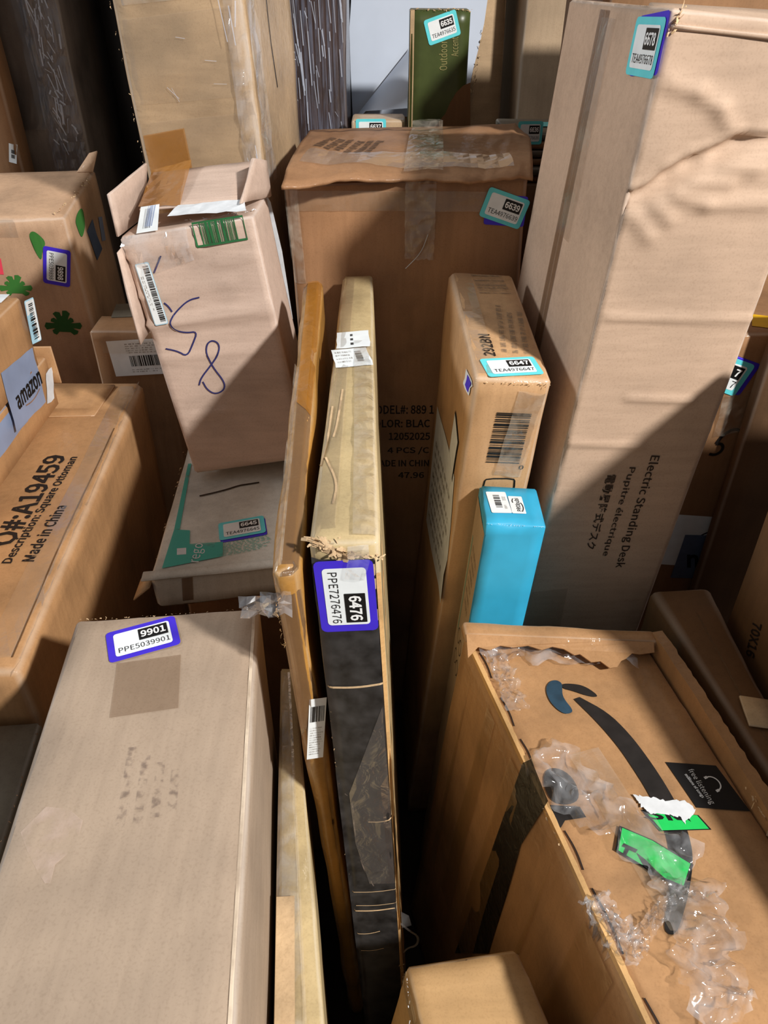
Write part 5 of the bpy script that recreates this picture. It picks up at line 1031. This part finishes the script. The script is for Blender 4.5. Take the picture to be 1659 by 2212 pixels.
bd2 = Thing.__new__(Thing); bd2.base = bd.base; bd2.root = bd.root; bd2.bvh = None
slab(bd, 'white_liner', DC['white_sheet'], .004, m_sheet, label='smooth white liner sheet')
Pc = [V(p) for p in DC['curl']]
co = []; fs = []
for j in range(9):
    v = j / 8
    for i in range(9):
        u = i / 8; p = Pc[0].lerp(Pc[3], u).lerp(Pc[1].lerp(Pc[2], u), v); co.append(p + V((0, -.03 * math.sin(math.pi * u) * (1 - .3 * v), 0)))
fs = [[j * 9 + i, j * 9 + i + 1, (j + 1) * 9 + i + 1, (j + 1) * 9 + i] for j in range(8) for i in range(8)]
bd.add('curled_liner', co, fs, m_sheet, label='corner of the white liner curling forward')
frayed(bd, 'torn_edge', V(DC['white_sheet'][5]), V(DC['white_sheet'][9]), m_fibre, (.5, -.4, 0), .02, 50, 3)
box('b6637', 'little tan box with a turquoise sticker just behind the big brown box', m_tall, seg=.02)
sticker('b6637', '6637', m_teal, '6637', 'TEA4976637')
gr = box('green', 'slim olive green box with sticker 6635 standing at the back', m_green, seg=.02, r=.003, amp=.002)
text(gr, 'printed_text', 'garden1', 'Outdoor', m_goldink, .001); text(gr, 'printed_text', 'garden2', 'Accent', m_goldink, .001)
poly(gr, 'tan_wave', DC['gcurve'], m_side, .001, label='plain tan wave across the lower corner')
sticker('green', '6635', m_teal, '6635', 'TEA4976635')
frayed(gr, 'torn_edge', gr.c[4], gr.c[5], m_fibre, (0, -.3, .5), .012, 50, 6)
ribbon(gr, 'bare_edge', [gr.c[0] + V((.001, 0, 0)), gr.c[4] + V((.001, 0, 0))], [gr.c[0] + V((.009, 0, 0)), gr.c[4] + V((.009, 0, 0))], m_fibre, .0008, 0, 1, sub_=16)
m_pale = cardboard('kraft_board_faded', (178, 154, 126), .08)
box('rear_tall', 'tall brown box standing hidden behind the standing desk box', m_dim, seg=.05)  # unseen box, added for the shadow it throws on the back row
pa = box('pale', 'plain tan box at the back right beside the standing desk box', m_pale, seg=.04, r=.006, amp=.004)
stk = Thing('cardboard_stack', 'stack of flattened grey-brown cartons with sticker 6636 behind the standing desk box', 'stack', (.341, 1.82, 0), GROUP)
sb = BX['stack']; BOX['stack'] = stk; allco, allfs = [], []
rnd = random.Random(2)
co, fs, wr2 = hex_surface([(p[0], p[1], p[2] if p[2] == 0 else 1.09) for p in sb], .04, .004, .003); stk.add('carton', co, fs, m_dim, wear=wr2); allco += co; allfs += fs
for i in range(6):
    z = 1.092 + i * .0165; j = rnd.uniform(-.008, .004)
    c8 = [(.262 + rnd.uniform(-.01, .01), 1.736 + j, z), (.42, 1.736 + j, z), (.42, 1.9, z), (.25, 1.9, z)]
    c8 += [(p[0], p[1], z + .014) for p in c8]
    co, fs, wr2 = hex_surface(c8, .03, .003, .002, edge=.001, seed=i); stk.add('flattened_carton', co, fs, m_grey if i % 2 else m_dim, wear=wr2)
    allfs += [[a + len(allco) for a in f] for f in fs]; allco += co
stk.skin(allco, allfs)
sticker('stack', '6636', m_teal, '6636', 'TEA4976636')
grid(stk, 'paper_label', (V((.335, 1.80, 1.192)), V((.05, 0, 0)), V((0, .05, 0))), m_teal, 2, 2, .002)

# ------------------------------------------------------------------ the right side
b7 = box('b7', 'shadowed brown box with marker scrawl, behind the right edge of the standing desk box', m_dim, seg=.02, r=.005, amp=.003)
rounded(b7, 'sticker', 'b7u', m_purple, .08, .0008)
s = rounded(b7, 'sticker', 'b7', m_teal, .1, .0012, label='turquoise bordered sticker ending in 7')
rounded(b7, 'label_paper', sub('b7', .1, .13, .9, .87), m_paper, .09, .0016, s); rounded(b7, 'number_panel', sub('b7', .45, .46, .865, .82), m_black, .03, .002, s)
text(b7, 'lettering', sub('b7', .72, .53, .83, .75), '7', m_whiteink, .0024, s, .01); text(b7, 'lettering', sub('b7', .78, .2, .87, .4), '7', m_black, .002, s, .0)
o_, U_, W_, n_ = frame('six')
stroke(b7, 'marker_mark', [o_ + U_ * x + W_ * y for x, y in ((1.0, 1.0), (.7, 1.1), (.35, .85), (.2, .5))], .005, m_marker, .001, n_)
stroke(b7, 'marker_mark', [o_ + U_ * x + W_ * y for x, y in ((.05, .1), (.3, .05), (.52, .25), (.45, .5), (.2, .5))], .005, m_marker, .001, n_)
grid(b7, 'packing_tape', 'b7tape', m_clear2, 6, 6, .0014, cr=.005)
g = grid(b7, 'paper_label', 'b7white', m_paper, 3, 3, .001); stroke(b7, 'marker_mark', [frame('b7white')[0] + frame('b7white')[1] * x + frame('b7white')[2] * y for x, y in ((.55, .55), (.66, .66), (.8, .72))], .003, m_marker, .0014, frame('b7white')[3], g)
g = grid(b7, 'silver_tape', 'b7blue', m_slate, 3, 3, .0018, label='slate blue packing tape'); text(b7, 'lettering', 'b7u2', 'n', m_black, .0024, g, .012)
grid(b7, 'yellow_label', 'yellow', m_yellow, 2, 2, .001)
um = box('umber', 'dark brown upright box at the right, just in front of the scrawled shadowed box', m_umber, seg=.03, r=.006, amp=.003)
box('low_right_unseen', 'unseen lower brown box past the right edge in front of the tall one printed 70X16', m_side, seg=.04, r=.005, amp=.003)  # out of view; added and shaped to shade the smile-print box
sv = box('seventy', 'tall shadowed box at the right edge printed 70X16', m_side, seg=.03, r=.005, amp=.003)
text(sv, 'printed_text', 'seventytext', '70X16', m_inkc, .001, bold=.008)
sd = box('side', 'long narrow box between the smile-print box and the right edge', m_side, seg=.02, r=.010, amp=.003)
s4 = sd.c
SD = lambda s, y: s4[4].lerp(s4[5], s).lerp(s4[7].lerp(s4[6], s), y)
stroke(sd, 'fold_crease', [SD(.55, .98), SD(.45, .5), SD(.4, .1)], .003, m_patch, .0008, smooth_it=0)
slab(sd, 'torn_flap', [SD(.2, .42) + V((0, 0, .004)), SD(.95, .40) + V((0, 0, .004)), SD(.95, .50) + V((0, 0, .006)), SD(.35, .52) + V((0, 0, .006))], .003, m_fibre)
